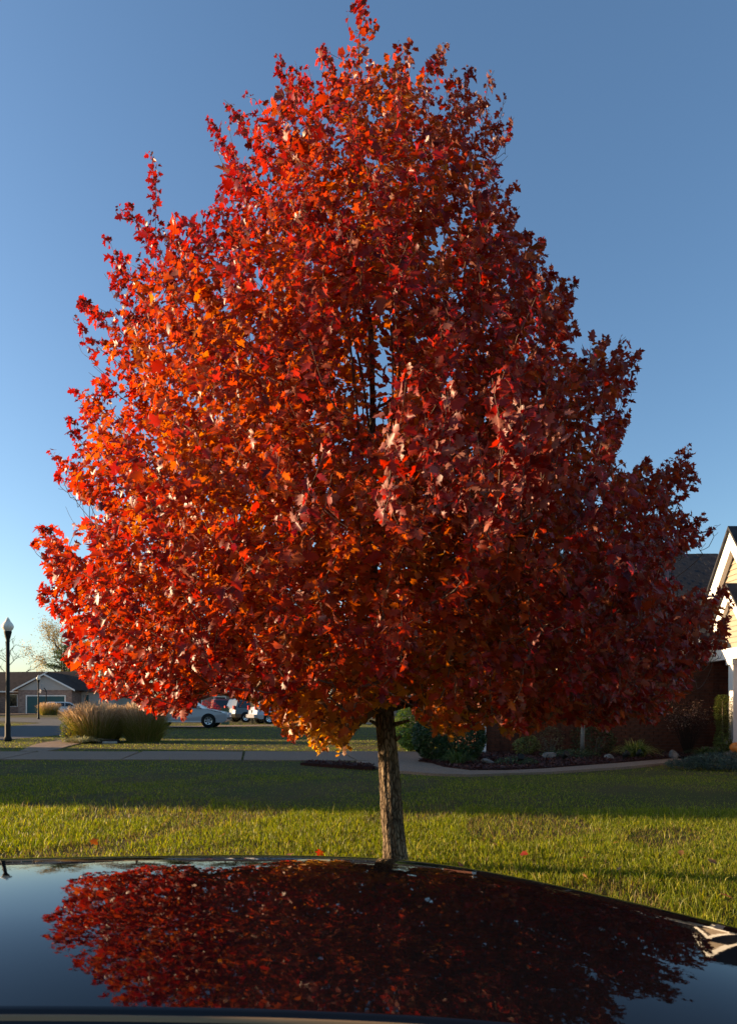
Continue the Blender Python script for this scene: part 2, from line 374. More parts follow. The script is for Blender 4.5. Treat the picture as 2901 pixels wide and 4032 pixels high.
# ------------------------------------------------------------------ grass
def grass():
    """blades, denser and finer near by"""
    Vs, Ts, Cs = [], [], []; base = 0
    bands = [(2.66, 4.6, 7200, 0.8), (4.6, 7.4, 5000, 0.95), (7.4, 11, 1500, 1.2), (11, 17, 420, 1.9), (17, 27, 150, 2.9), (27, 45, 40, 4.6)]
    for y0, y1, dens, wmul in bands:
        xm = 0.60 * y1 + 0.5
        n = int(dens * (2 * xm) * (y1 - y0))
        x = rng.uniform(-xm, xm, n); y = rng.uniform(y0, y1, n)
        ok = np.abs(x) < 0.58 * y + 0.5
        for poly in SLABS + [BED, STRIP, STREET]: ok &= ~inpoly(x, y, poly)
        ok &= ~((x > 2.3) & (y > 14.6))
        # worn thin patches
        patch = np.sin(x * 1.7 + 1.3 * np.sin(y * 0.8)) + np.sin(y * 2.1 + x * 0.6) + 0.8 * np.sin(x * 4.1 - y * 2.7) + 0.6 * np.sin(x * .45 + 2)
        ok &= rng.uniform(0, 1, n) < np.where(patch > 1.25, 0.45, 1.0)
        x, y, patch = x[ok], y[ok], patch[ok]; n = len(x)
        tall = np.clip((7.9 - y - 0.16 * x + 0.3 * np.sin(x * 2.3)) / 0.6, 0, 1)      # the strip by the street is left longer
        clump = 0.75 + 0.35 * np.sin(x * 7 + 3 * np.sin(y * 5)) * np.sin(y * 8 + 1.5 * np.sin(x * 6))
        h = (0.022 + 0.022 * tall * clump) * rng.lognormal(0, 0.38, n)
        w = rng.uniform(0.0014, 0.0029, n) * wmul * (1 + 0.15 * tall)
        a = rng.uniform(0, 2 * math.pi, n); lean = rng.uniform(0.1, 1.0, n) * h
        dx, dy = np.cos(a) * lean, np.sin(a) * lean
        b = rng.uniform(0, 2 * math.pi, n); sx, sy = np.cos(b) * w, np.sin(b) * w
        z0 = 0.012 * np.sin(x * 1.3 + 0.7 * y) * np.sin(y * 0.9) * (y < 13) - 0.012 * (y < 13) - 0.004
        v = np.empty((n, 5, 3))
        v[:, 0] = np.stack([x - sx, y - sy, z0], 1); v[:, 1] = np.stack([x + sx, y + sy, z0], 1)
        mx, my, mz = x + dx * .35, y + dy * .35, z0 + h * .62
        v[:, 2] = np.stack([mx + sx * .8, my + sy * .8, mz], 1); v[:, 3] = np.stack([mx - sx * .8, my - sy * .8, mz], 1)
        v[:, 4] = np.stack([x + dx, y + dy, z0 + h * rng.uniform(.75, 1.0, n)], 1)
        g = pick([(.135, .168, .011), (.190, .208, .016), (.095, .128, .010), (.265, .245, .026), (.36, .29, .09)], n, [4, 4, 3, 2, 0.5], .2)
        dry = (rng.uniform(0, 1, n) < np.where(patch > 1.1, 0.4, 0.03))
        g[dry] = pick([(.16, .12, .05), (.11, .075, .03)], int(dry.sum()))
        t = np.array([(0, 1, 2), (0, 2, 3), (3, 2, 4)])[None] + (np.arange(n) * 5)[:, None, None] + base
        base += n * 5
        Vs.append(v.reshape(-1, 3)); Ts.append(t.reshape(-1, 3)); Cs.append(np.repeat(g, 5, axis=0))
    o = link('grass', tri_mesh('grass', np.concatenate(Vs), np.concatenate(Ts), np.concatenate(Cs)), M['grass'])
    tag(o, 'green and straw coloured lawn grass', 'grass', kind='stuff')
grass()

# ------------------------------------------------------------------ the red maple
AX, AY = 0.09, 4.7
S_ = 0.003123
OUT_PX = [(800,2),(830,30),(852,70),(835,110),(870,115),(885,85),(915,95),(945,115),(985,90),(1003,105),(985,150),(1040,150),(1095,155),(1105,190),(1120,215),(1095,235),(1138,258),(1130,310),(1100,350),(1120,390),(1145,405),(1140,460),(1165,510),(1205,525),(1208,570),(1228,600),(1285,612),(1270,680),(1300,745),(1370,742),(1422,775),(1410,840),(1395,930),(1360,1010),(1430,1015),(1475,1025),(1515,995),(1540,1050),(1525,1110),(1590,1160),(1550,1212),(1490,1232),(1495,1285),(1560,1300),(1600,1295),(1625,1320),(1610,1420),(1590,1440),(1540,1490),(1520,1550),(1480,1590),(1430,1610),(1390,1600),(1330,1620),(1260,1600),(1200,1610),(1130,1640),(1090,1610),(1030,1620),(1000,1640),(950,1610),(900,1570),(870,1560),(830,1580),(790,1600),(755,1690),(735,1650),(705,1672),(670,1625),(640,1650),(620,1600),(610,1600),(560,1555),(500,1535),(440,1545),(400,1600),(380,1580),(340,1590),(290,1545),(230,1550),(170,1490),(130,1455),(150,1420),(90,1360),(80,1290),(100,1250),(66,1200),(90,1155),(175,1160),(240,1135),(180,1110),(120,1060),(108,1000),(150,960),(145,915),(165,860),(230,830),(175,760),(165,690),(178,652),(230,690),(262,690),(240,620),(225,520),(280,510),(310,450),(370,470),(420,440),(460,470),(480,430),(465,395),(510,370),(470,320),(455,255),(505,225),(550,200),(590,225),(610,115),(640,120),(650,160),(680,125),(720,95),(760,110),(770,60),(765,20)]
# crown outline in metres on the upright plane through the trunk
CROWN = [((x - 816) * S_, EYE + (1566 - y) * S_) for x, y in OUT_PX]
RZ = [(0.7, 0.8), (0.9, 1.0), (1.15, 1.5), (1.5, 2.2), (2.1, 2.35), (2.8, 2.1), (3.5, 1.75), (4.3, 1.35), (5.0, 0.95), (5.6, 0.5), (6.1, 0.2)]

LEAF_H = [(.17, .0), (.40, .12), (.26, .29), (.56, .60), (.22, .57), (.25, .75)]
def leaf_template(fold=.20, droop=.16, skew=0.0):
    v = [(0, 0, 0), (0, .33, 0), (0, 1, 0)]
    for x, y in LEAF_H: v.append((x, y, 0))
    for x, y in LEAF_H: v.append((-x, y, 0))
    v += [(-.014, 0, 0), (.014, 0, 0), (0, -.62, .12)]
    v = np.array(v, float)
    core = slice(0, 15)
    v[core, 2] = fold * np.abs(v[core, 0]) - droop * v[core, 1] ** 2 + skew * v[core, 0] * v[core, 1]
    r = [0] + list(range(3, 9)) + [2]; lft = [0] + list(range(9, 15)) + [2]
    t = [(1, r[i], r[i + 1]) for i in range(7)] + [(1, lft[i + 1], lft[i]) for i in range(7)] + [(15, 17, 16)]
    return v, np.array(t)
LEAF_V, LEAF_T = leaf_template()
LEAF_SHAPES = [LEAF_V, leaf_template(.50, .38, .25)[0], leaf_template(-.28, .30, -.2)[0], leaf_template(.75, .10, .1)[0]]

def maple():
    tree = empty('maple_tree', (0.19, AY, 0))
    tag(tree, 'red maple in full autumn colour standing on the lawn', 'tree')
    inv = Matrix.Translation((-0.19, -AY, 0))
    off = np.array([0.19, AY, 0.0])
    pos, par, chains = [], [], []
    def chain(pts, parent, kind):
        ids = []
        for p in pts:
            pos.append(np.array(p, float)); par.append(parent); parent = len(pos) - 1; ids.append(parent)
        chains.append((kind, ids)); return ids
    def dens(pts, step=0.09):
        out = [np.array(pts[0], float)]
        for a, b in zip(pts[:-1], pts[1:]):
            a = np.array(a, float); b = np.array(b, float); k = max(1, int(np.linalg.norm(b - a) / step))
            out += [a + (b - a) * (i + 1) / k for i in range(k)]
        P = np.array(out)
        for _ in range(3): P[1:-1] = (P[:-2] + 2 * P[1:-1] + P[2:]) / 4
        return P
    trunk = chain(dens([(.19, AY, -0.02), (.155, AY, .45), (.128, AY, .87), (.09, AY, 1.3), (.04, AY + .02, 1.9), (.01, AY, 2.5), (.03, AY, 3.1), (.02, AY + .03, 3.7), (-.06, AY, 4.3), (-.08, AY, 5.1), (-.06, AY, 5.85)]), -1, 'trunk')
    tp = np.array([pos[i] for i in trunk])
    def at_z(z): return trunk[int(np.argmin(np.abs(tp[:, 2] - z)))]
    # upright leaders
    for zf, pts in [(1.75, [(-.03, 4.52, 2.5), (-.08, 4.45, 3.1), (-.15, 4.42, 3.75), (-.30, 4.4, 4.3), (-.52, 4.4, 4.95)]),
                    (2.05, [(.12, 4.72, 2.6), (.19, 4.72, 3.1), (.24, 4.75, 3.7), (.40, 4.8, 4.5), (.5, 4.8, 5.2)]),
                    (1.6, [(.1, 4.3, 2.2), (.15, 4.0, 3.0), (.1, 3.9, 3.8)]),
                    (2.9, [(-.05, 4.6, 3.4), (-.22, 4.55, 4.1), (-.35, 4.5, 4.7)]),
                    (1.85, [(.0, 5.0, 2.6), (-.05, 5.3, 3.5), (.1, 5.4, 4.4)]),
                    (1.55, [(-.35, 4.7, 2.0), (-.75, 4.75, 2.8), (-1.2, 4.75, 3.6), (-1.45, 4.7, 4.3)]),
                    (1.65, [(.4, 4.7, 2.1), (.8, 4.75, 2.8), (1.1, 4.8, 3.5), (1.3, 4.8, 3.9)])]:
        a = at_z(zf); chain(dens([pos[a]] + pts)[1:], a, 'limb')
    # spreading limbs
    for k in range(15):
        zf = 1.08 + 0.075 * k + rng.uniform(-.03, .03); az = k * 2.39996 + 0.4
        L = rng.uniform(1.5, 2.0) * (1.0 if zf < 1.8 else 0.85); rise = rng.uniform(.18, .5) + 0.25 * (zf - 1.0)
        a = at_z(zf); d = np.array([math.cos(az), 0.85 * math.sin(az), 0])
        p0 = pos[a]
        chain(dens([p0, p0 + d * L * .33 + [0, 0, rise * .45], p0 + d * L * .68 + [0, 0, rise * .8], p0 + d * L + [0, 0, rise * 1.35]])[1:], a, 'limb')
    # twig tips spread through the crown
    zt = np.array([z for z, _ in RZ]); rt = np.array([r for _, r in RZ])
    HEART = [((x - 816) * S_, EYE + (1566 - y) * S_) for x, y in [(745, 640), (790, 690), (850, 680), (885, 780), (880, 955), (775, 970), (745, 800)]]
    def inside(Q, mg):
        s = AY / Q[:, 1]; xp = Q[:, 0] * s; zp = EYE + (Q[:, 2] - EYE) * s
        ok = inpoly(xp, zp, CROWN)
        for ox, oz in ((mg, 0), (-mg, 0), (0, mg), (0, -mg)): ok &= inpoly(xp + ox, zp + oz, CROWN)
        rr = np.interp(Q[:, 2], zt, rt)
        rho = np.sqrt(((Q[:, 0] - AX) / (rr * 1.25)) ** 2 + ((Q[:, 1] - AY) / (rr * np.where(Q[:, 1] < AY, 0.84, 0.92))) ** 2)
        h = inpoly(xp, zp, HEART)
        return ok & (Q[:, 2] > .74), rho, h
    def darts(Q, D):
        cell = {}; keep = []
        for i, q in enumerate(Q):
            c = tuple(np.floor(q / D).astype(int)); bad = False
            for dx in (-1, 0, 1):
                for dy in (-1, 0, 1):
                    for dz in (-1, 0, 1):
                        for o in cell.get((c[0] + dx, c[1] + dy, c[2] + dz), ()):
                            if ((o - q) ** 2).sum() < D * D: bad = True; break
                        if bad: break
                    if bad: break
                if bad: break
            if not bad: cell.setdefault(c, []).append(q); keep.append(i)
        return np.array(keep)
    n = 40000
    Q0 = np.column_stack([rng.uniform(-2.75, 2.85, n), rng.uniform(2.45, 7.2, n), rng.uniform(0.74, 6.15, n)])
    ok, rho, heart = inside(Q0, 0.03)
    ok &= (rho < 1.0) & (rho > 0.25) & (rng.uniform(0, 1, n) < 0.12 + 0.88 * rho ** 2.2)
    ok &= ~(heart & (rng.uniform(0, 1, n) < np.where(Q0[:, 1] < AY, 0.94, 0.45)))
    Q0 = Q0[ok]; Q0 = Q0[darts(Q0, 0.245)]
    out = unit(np.column_stack([Q0[:, 0] - AX, Q0[:, 1] - AY, np.zeros(len(Q0))]))
    axis = unit(out * rng.uniform(.5, 1.0, (len(Q0), 1)) + np.array([0, 0, .62]) + rng.standard_normal((len(Q0), 3)) * .22)
    parts = []
    for q, ax in zip(Q0, axis):
        L = rng.uniform(.38, .68); k = int(rng.uniform(9, 15))
        t = rng.uniform(0, 1, k) ** 1.15; w = (.045 + .115 * np.sin(np.pi * np.clip(t * 1.05 + .12, 0, 1)))[:, None]
        parts.append(q - ax * (t * L)[:, None] + rdir(k) * w * rng.uniform(.3, 1, (k, 1)))
    Qs = np.concatenate(parts); ok, rho, heart = inside(Qs, 0.0)
    ok &= ~(heart & (rng.uniform(0, 1, len(Qs)) < np.where(Qs[:, 1] < AY, .80, .35)))
    Qs = Qs[ok]
    # sparse shade leaves further in
    n = 9000
    Qi = np.column_stack([rng.uniform(-2.3, 2.4, n), rng.uniform(2.8, 6.8, n), rng.uniform(1.1, 5.6, n)])
    ok, rho, heart = inside(Qi, 0.05); Qi = Qi[ok & (rho < .78) & (rho > .12) & ~heart]; Qi = Qi[darts(Qi, 0.21)]
    Q = np.concatenate([Qs, Qi])
    # upright shoots that stand out of the crown
    shoots = [(-1.50, 4.7, 4.94), (-1.46, 4.68, 4.82), (-1.72, 4.7, 4.55), (.14, 2.5, 2.32), (.455, 2.5, 2.31), (.29, 2.5, 2.26), (.39, 2.48, 2.12), (.206, 2.48, 2.17), (.60, 2.5, 2.04), (.32, 2.5, 1.94), (.10, 2.48, 2.04), (.52, 2.5, 2.16), (.70, 2.55, 2.09),
              (-.05, 4.7, 6.02), (-.02, 4.7, 5.95), (.02, 4.72, 5.85), (-.16, 2.5, 2.06), (-.22, 2.55, 1.92), (.05, 2.5, 1.80), (2.2, 4.7, 2.9), (2.1, 4.75, 2.82), (.45, 2.9, 2.2)]
    for k in range(26):
        shoots.append((rng.uniform(-.02, .70), rng.uniform(2.42, 2.58), rng.uniform(1.72, 2.25)))
    fringe = []
    for x, y in [(720,95),(655,130),(900,88),(985,90),(610,115),(500,215),(455,255),(470,315),(295,455),(228,515),(235,600),(178,655),(165,700),(180,760),(145,915),(165,860),(110,1000),(125,1060),(90,1155),(70,1200),(85,1290),(130,1430),
                 (1040,148),(1095,155),(1120,210),(1138,258),(1125,310),(1140,400),(1145,450),(1165,510),(1205,525),(1228,590),(1280,612),(1265,660),(1340,740),(1380,745),(1418,775),(1410,840),(1395,920),(1430,1015),(1475,1025),(1515,995),(1538,1050),(1560,1130),(1590,1160),(1600,1300),(1620,1360),(1610,1420),(1625,1330),(1600,1390)]:
        yy = AY + rng.uniform(-.25, .35); px = (x - 816) * S_; pz = (1566 - y) * S_
        tip = np.array([px * yy / AY, yy, EYE + pz * yy / AY - .015]); k = 10
        ax = unit(np.array([.55 * (1 if tip[0] > AX else -1) * min(1, abs(tip[0] - AX)), rng.uniform(-.25, .15), .85])); t = rng.uniform(0, 1, k); t[0] = 0; t[1] = .12
        fringe.append(tip - ax * (t * rng.uniform(.34, .5))[:, None] + rdir(k) * (.02 + .10 * t[:, None]) * rng.uniform(.4, 1, (k, 1)))
    Q = np.concatenate([np.concatenate(fringe), Q])
    Q = np.concatenate([Q, np.array(shoots)])
    is_shoot = np.zeros(len(Q), bool); is_shoot[-len(shoots):] = True
    axx = np.interp(Q[:, 2], tp[:, 2], tp[:, 0])
    order = np.argsort(np.hypot(Q[:, 0] - axx, Q[:, 1] - AY) + 0.15 * Q[:, 2])
    NP = np.zeros((150000, 3)); NR = np.zeros(150000); m = len(pos); NP[:m] = np.array(pos)
    NR[:m] = np.hypot(NP[:m, 0] - AX, NP[:m, 1] - AY)
    twigs = []; inner = set(); n_sh = len(shoots); n_in = len(Qi)
    for qi in order:
        q = Q[qi]; nd = NP[:m]
        d = np.sqrt(((nd - q) ** 2).sum(1)); rq = math.hypot(q[0] - AX, q[1] - AY)
        cost = d + 1.1 * np.maximum(0, nd[:, 2] - q[2] + 0.45 * d) + 1.0 * np.maximum(0, NR[:m] - rq) + 0.6 * np.maximum(0, 0.16 - d) + (nd[:, 2] < 0.98) * 5
        if is_shoot[qi]: cost = cost + 1.6 * np.hypot(nd[:, 0] - q[0], nd[:, 1] - q[1]) + np.maximum(0, .3 - d)
        a = int(np.argmin(cost)); p0 = NP[a].copy(); L = float(np.linalg.norm(q - p0))
        c = p0 + (q - p0) * 0.55 + np.array([0, 0, -0.13 * L]) + rng.standard_normal(3) * 0.04 * L
        k = max(3, int(L / 0.07)); t = np.linspace(0, 1, k + 1)[1:, None]
        P = (1 - t) ** 2 * p0 + 2 * t * (1 - t) * c + t ** 2 * q
        ids = chain(P, a, 'twig')
        if len(Q) - n_sh - n_in <= qi < len(Q) - n_sh: inner.add(ids[0])
        twigs.append((ids, p0, bool(is_shoot[qi])))
        NP[m:m + k] = P; NR[m:m + k] = np.hypot(P[:, 0] - AX, P[:, 1] - AY); m += k
    print('twigs', len(twigs), 'nodes', m)
    # thickness: every branch carries what grows from it
    rad = np.zeros(m); E = 2.35; tip = 0.0013
    acc = np.zeros(m); P_ = np.array(par)
    for i in range(m - 1, -1, -1):
        v = acc[i] if acc[i] > 0 else tip ** E
        rad[i] = v ** (1 / E)
        if P_[i] >= 0: acc[P_[i]] += v
    f = 0.066 / rad[at_z(0.9)]
    big = np.clip((rad - 0.004) / 0.02, 0, 1)
    rad = rad * (1 + (f - 1) * big)
    PP = np.array(pos)
    # trunk: ridged bark in relief
    ids = [i for i in trunk]
    ns = 40; zc = []; vv = []
    for i in ids:
        p = PP[i]; r = rad[i]
        if p[2] < 1.0: r = 0.066 + 0.013 * max(0, (0.75 - p[2])) + 0.022 * math.exp(-max(p[2], 0) / 0.07)
        elif p[2] < 1.35: r = max(r, 0.061)
        for j in range(ns):
            a = 2 * math.pi * j / ns
            rd = r * (1 + 0.045 * math.sin(9 * a + 3.0 * math.sin(p[2] * 3.1)) + 0.035 * math.sin(17 * a + 5 * math.sin(p[2] * 2.3 + a)) + 0.03 * math.sin(2 * a + p[2] * 4))
            vv.append((p[0] + rd * math.cos(a) - off[0], p[1] + rd * math.sin(a) - off[1], p[2]))
    ff = []
    for i in range(len(ids) - 1):
        for j in range(ns):
            a, b, c, d = i * ns + j, i * ns + (j + 1) % ns, (i + 1) * ns + (j + 1) % ns, (i + 1) * ns + j
            ff += [(a, b, c), (a, c, d)]
    link('trunk', tri_mesh('trunk', vv, ff, smooth=True), M['bark'], tree)
    tw = MB()
    for kind, ids in chains:
        if kind == 'trunk': continue
        p0 = par[ids[0]]
        pts = np.concatenate([PP[[p0]], PP[ids]]) - off; rr_ = [rad[ids[0]]] + [rad[i] for i in ids]
        if kind == 'limb':
            b = MB(); b.tube(pts, rr_, 10); link('limb', b.mesh('limb', smooth=True), M['bark'] if rr_[0] > .02 else M['twig'], tree)
        else:
            tw.tube(pts[::2] if len(pts) > 6 and len(pts) % 2 == 1 else pts, rr_[::2] if len(pts) > 6 and len(pts) % 2 == 1 else rr_, 4)
    me = bpy.data.meshes.new('twigs'); me.from_pydata(tw.v, [], tw.f); me.update()
    o = link('twigs', me, M['twig'], tree); o['kind'] = 'stuff'
    # little stubs on the stem
    for z, dx, L in ((1.02, 1, .10), (.90, 1, .035), (1.0, -1, .05)):
        p = PP[at_z(z)] - off; b = MB(); b.tube([p + [dx * .05, -.03, 0], p + [dx * (.06 + L), -.05, .03]], [.018, .009], 8); b.build('branch_stub', M['bark'], tree, smooth=True)
    # leaves in pairs along the twig ends
    LP, LN, LT, LS, LI = [], [], [], [], []
    for ids, p0, sh in twigs:
        P = np.concatenate([[p0], PP[ids]]); seg = np.linalg.norm(np.diff(P, axis=0), axis=1); cum = np.concatenate([[0], np.cumsum(seg)]); L = cum[-1]
        reach = min(L * 0.92, 0.50 if sh else 0.20)
        sp = 0.026 if sh else 0.034
        k = max(2, int(reach / sp)); phase = rng.uniform(0, 3)
        for j in range(k + 1):
            t = L - reach * (1 - j / k) if j < k else L
            p = np.array([np.interp(t, cum, P[:, a]) for a in range(3)])
            d = unit(P[-1] - P[-2]); ref = np.cross(d, [0.2, 0.1, 1.0]); ref = unit(ref); b2 = np.cross(d, ref)
            an = phase + j * math.pi / 2
            sd = ref * math.cos(an) + b2 * math.sin(an)
            for sg in ((1, -1) if j < k else (1, -1, 0)):
                if rng.uniform() < 0.10: continue
                side = unit(sd * sg + 0.55 * d + np.array([0, 0, 0.15])) if sg else d
                size = rng.uniform(.040, .067) * (0.62 if j >= k - 1 else 1.0) * (0.85 if p[2] > 4.6 else 1.0)
                if sh: size *= 0.85
                elif ids[0] in inner: size *= 1.55
                pet = size * 0.6
                out = unit(np.array([p[0] - AX, p[1] - AY, 0.25]))
                c = p + side * pet
                tipd = unit(side * 0.6 + out * 0.45 + np.array([0, 0, rng.uniform(-1.15, 0.05)]) + rng.standard_normal(3) * .25)
                nor = unit(np.array([0, 0, 0.55]) + out * rng.uniform(0.1, 1.0) + rng.standard_normal(3) * .50)
                if sh and p[1] < 2.75: nor = unit(np.array([-.7, -.5, .25]) + rng.standard_normal(3) * .45) * (1 if rng.uniform() < .45 else -1)
                LP.append(c); LN.append(nor); LT.append(tipd); LS.append(size); LI.append(p)
    LP, LN, LT, LS = map(np.array, (LP, LN, LT, LS))
    s = AY / LP[:, 1]; C = LP + LT * LS[:, None] * .5
    k = inpoly(C[:, 0] * s, EYE + (C[:, 2] - EYE) * s, CROWN)
    shz = np.zeros(len(LP), bool)
    for q in shoots: shz |= (np.hypot(LP[:, 0] - q[0], LP[:, 1] - q[1]) < .10) & (np.abs(LP[:, 2] - q[2]) < .30)
    k |= shz
    k &= ~((LP[:, 2] < 0.66))
    LP, LN, LT, LS = LP[k], LN[k], LT[k], LS[k]; n = len(LP)
    print('leaves', n)
    rr = np.interp(LP[:, 2], zt, rt)
    rho = np.sqrt(((LP[:, 0] - AX) / (rr * 1.1)) ** 2 + ((LP[:, 1] - AY) / (rr * 0.92)) ** 2)
    patchy = 0.5 + 0.5 * np.sin(LP[:, 0] * 2.3 + 1.1) * np.sin(LP[:, 2] * 1.9 + LP[:, 1] * 1.3)
    spray = np.sin(LP[:, 0] * 8.3 + 2.1 * np.sin(LP[:, 2] * 5.1)) * np.sin(LP[:, 2] * 7.7 + 1.7 * np.sin(LP[:, 1] * 6.1)) + 0.6 * np.sin(LP[:, 1] * 9.1 + LP[:, 0] * 3.0)
    warm = np.exp(-((LP[:, 0] + 1.15) / .8) ** 2 - ((LP[:, 2] - 2.6) / 1.1) ** 2)
    yel = np.clip(0.73 - 0.60 * rho + 0.20 * patchy + 0.12 * warm - 0.07 * np.clip((LP[:, 0] - .1) / 1.2, 0, 1) - 0.05 * (LP[:, 2] - 1.5) + .10 * spray + rng.standard_normal(n) * .10, 0, 1)
    yel += 0.25 * np.clip((1.35 - LP[:, 2]) / .4, 0, 1) * (rng.uniform(0, 1, n) < .6)
    yel += 0.38 * np.clip((1.55 - LP[:, 2]) / .5, 0, 1) * np.clip((1.3 - np.hypot(LP[:, 0] - AX, LP[:, 1] - AY)) / .8, 0, 1)
    stops = np.array([0, .25, .45, .65, .85, 1.3])
    cols = np.array([(.145, .008, .007), (.25, .015, .007), (.30, .040, .007), (.34, .088, .009), (.40, .16, .016), (.46, .26, .035)])
    C = np.stack([np.interp(yel, stops, cols[:, a]) for a in range(3)], 1)
    cl = np.sin(LP[:, 0] * 5.1 + 2 * np.sin(LP[:, 2] * 3.3)) * np.sin(LP[:, 1] * 4.3 + 1) + np.sin(LP[:, 2] * 5.7 + 1.9 * np.sin(LP[:, 0] * 3.7))
    dark = rng.uniform(0, 1, n) < .10 + .16 * (cl > .5)
    C[dark] *= np.array([.50, .5, .85])
    C = np.clip(C * (1 + .14 * rng.standard_normal((n, 1))), .002, 1)
    # the leaves that show largest are single objects
    s = AY / LP[:, 1]; sx = LP[:, 0] * s; sz = EYE + (LP[:, 2] - EYE) * s
    order = np.argsort(LP[:, 1] + 0.0 * sx)
    facing = np.abs((LN * unit(LP - np.array([0, 0, EYE]))).sum(1))
    score = LS * s * (0.25 + facing)
    g = {}
    gi = np.floor(np.column_stack([sx, sz]) / 0.045).astype(int)
    for i in order:                                    # keep only leaves with nothing before them
        key = (gi[i, 0], gi[i, 1])
        if key not in g: g[key] = i
    front = np.array(sorted(g.values(), key=lambda i: -score[i])[:300])
    rest = np.ones(n, bool); rest[front] = False
    Vs, Fs, Cs, base = [], [], [], 0; kind = rng.integers(0, 4, n)
    buried = (rho < .55) | (LP[:, 1] > 5.3)
    sel = rest & buried; SV = np.array([(0, 0, 0), (.42, .14, .08), (.30, .33, .05), (.54, .60, .06), (0, 1, -.15), (-.54, .60, .06), (-.30, .33, .05), (-.42, .14, .08)]); ST = np.array([(0, 1, 2), (0, 2, 6), (0, 6, 7), (2, 3, 4), (2, 4, 6), (6, 4, 5)])
    V, F = cards(LP[sel] - off, LN[sel], LT[sel], LS[sel], SV, ST); Vs.append(V); Fs.append(F); base = len(V); Cs.append(np.repeat(C[sel], len(SV), axis=0))
    rest &= ~buried
    for kk in range(4):
        sel = rest & (kind == kk); V, F = cards(LP[sel] - off, LN[sel], LT[sel], LS[sel], LEAF_SHAPES[kk], LEAF_T)
        Vs.append(V); Fs.append(F + base); base += len(V); Cs.append(np.repeat(C[sel], len(LEAF_V), axis=0))
    crown = link('crown', tri_mesh('crown', np.concatenate(Vs), np.concatenate(Fs), np.concatenate(Cs)), M['maple'], tree); crown['kind'] = 'stuff'
    cc = C[front]; qn = 14; cidx = np.argsort(cc[:, 1] / cc[:, 0]); groups = np.array_split(cidx, qn)
    for gk, gsel in enumerate(groups):
        me = tri_mesh('maple_leaf', LEAF_SHAPES[gk % 4], LEAF_T, np.repeat(np.median(cc[gsel], axis=0)[None], len(LEAF_V), axis=0)); me.materials.append(M['maple'])
        for i in gsel:
            q = front[i]; N = unit(LN[q]); T = unit(LT[q] - N * (LT[q] @ N)); B = np.cross(T, N); sc = LS[q]; p = LP[q] - off
            o = bpy.data.objects.new('leaf', me); col.objects.link(o); o.parent = crown
            o.matrix_local = Matrix(((B[0] * sc, T[0] * sc, N[0] * sc, p[0]), (B[1] * sc, T[1] * sc, N[1] * sc, p[1]), (B[2] * sc, T[2] * sc, N[2] * sc, p[2]), (0, 0, 0, 1)))
    return tree
maple()

# ------------------------------------------------------------------ fallen leaves on the lawn
def fallen():
    meshes = []
    for c in [(.26, .08, .02), (.22, .03, .015), (.30, .17, .07), (.20, .11, .05)]:
        me = tri_mesh('fallen_leaf', LEAF_V, LEAF_T, np.repeat(np.array([c]), len(LEAF_V), axis=0)); me.materials.append(M['maple']); meshes.append(me)
    spots = [(-.55, 4.9), (1.48, 4.75), (1.62, 4.4), (2.35, 4.7), (2.5, 4.2), (2.75, 4.35), (1.95, 5.3), (2.3, 5.0), (3.0, 5.2), (1.1, 4.9), (.95, 5.3), (-1.2, 5.6), (-2.2, 5.4), (2.0, 3.75), (2.2, 4.0),
             (1.35, 4.2), (.62, 4.6), (-.35, 5.0), (-.9, 4.9), (2.65, 5.6), (3.2, 5.9), (1.7, 6.0), (-2.9, 6.2), (.5, 5.6), (2.05, 4.45), (1.9, 4.9)]
    for i, (x, y) in enumerate(spots[:18]):
        o = bpy.data.objects.new('fallen_leaf', meshes[i % 4]); col.objects.link(o)
        o.location = (x, y, 0.045); o.rotation_euler = (rng.uniform(-.7, .7), rng.uniform(-.7, .7), rng.uniform(0, 6.28)); s = rng.uniform(.05, .075); o.scale = (s, s, s)
        tag(o, 'fallen orange brown maple leaf lying in the sunlit grass', 'leaf', 'fallen leaves on the lawn')
fallen()

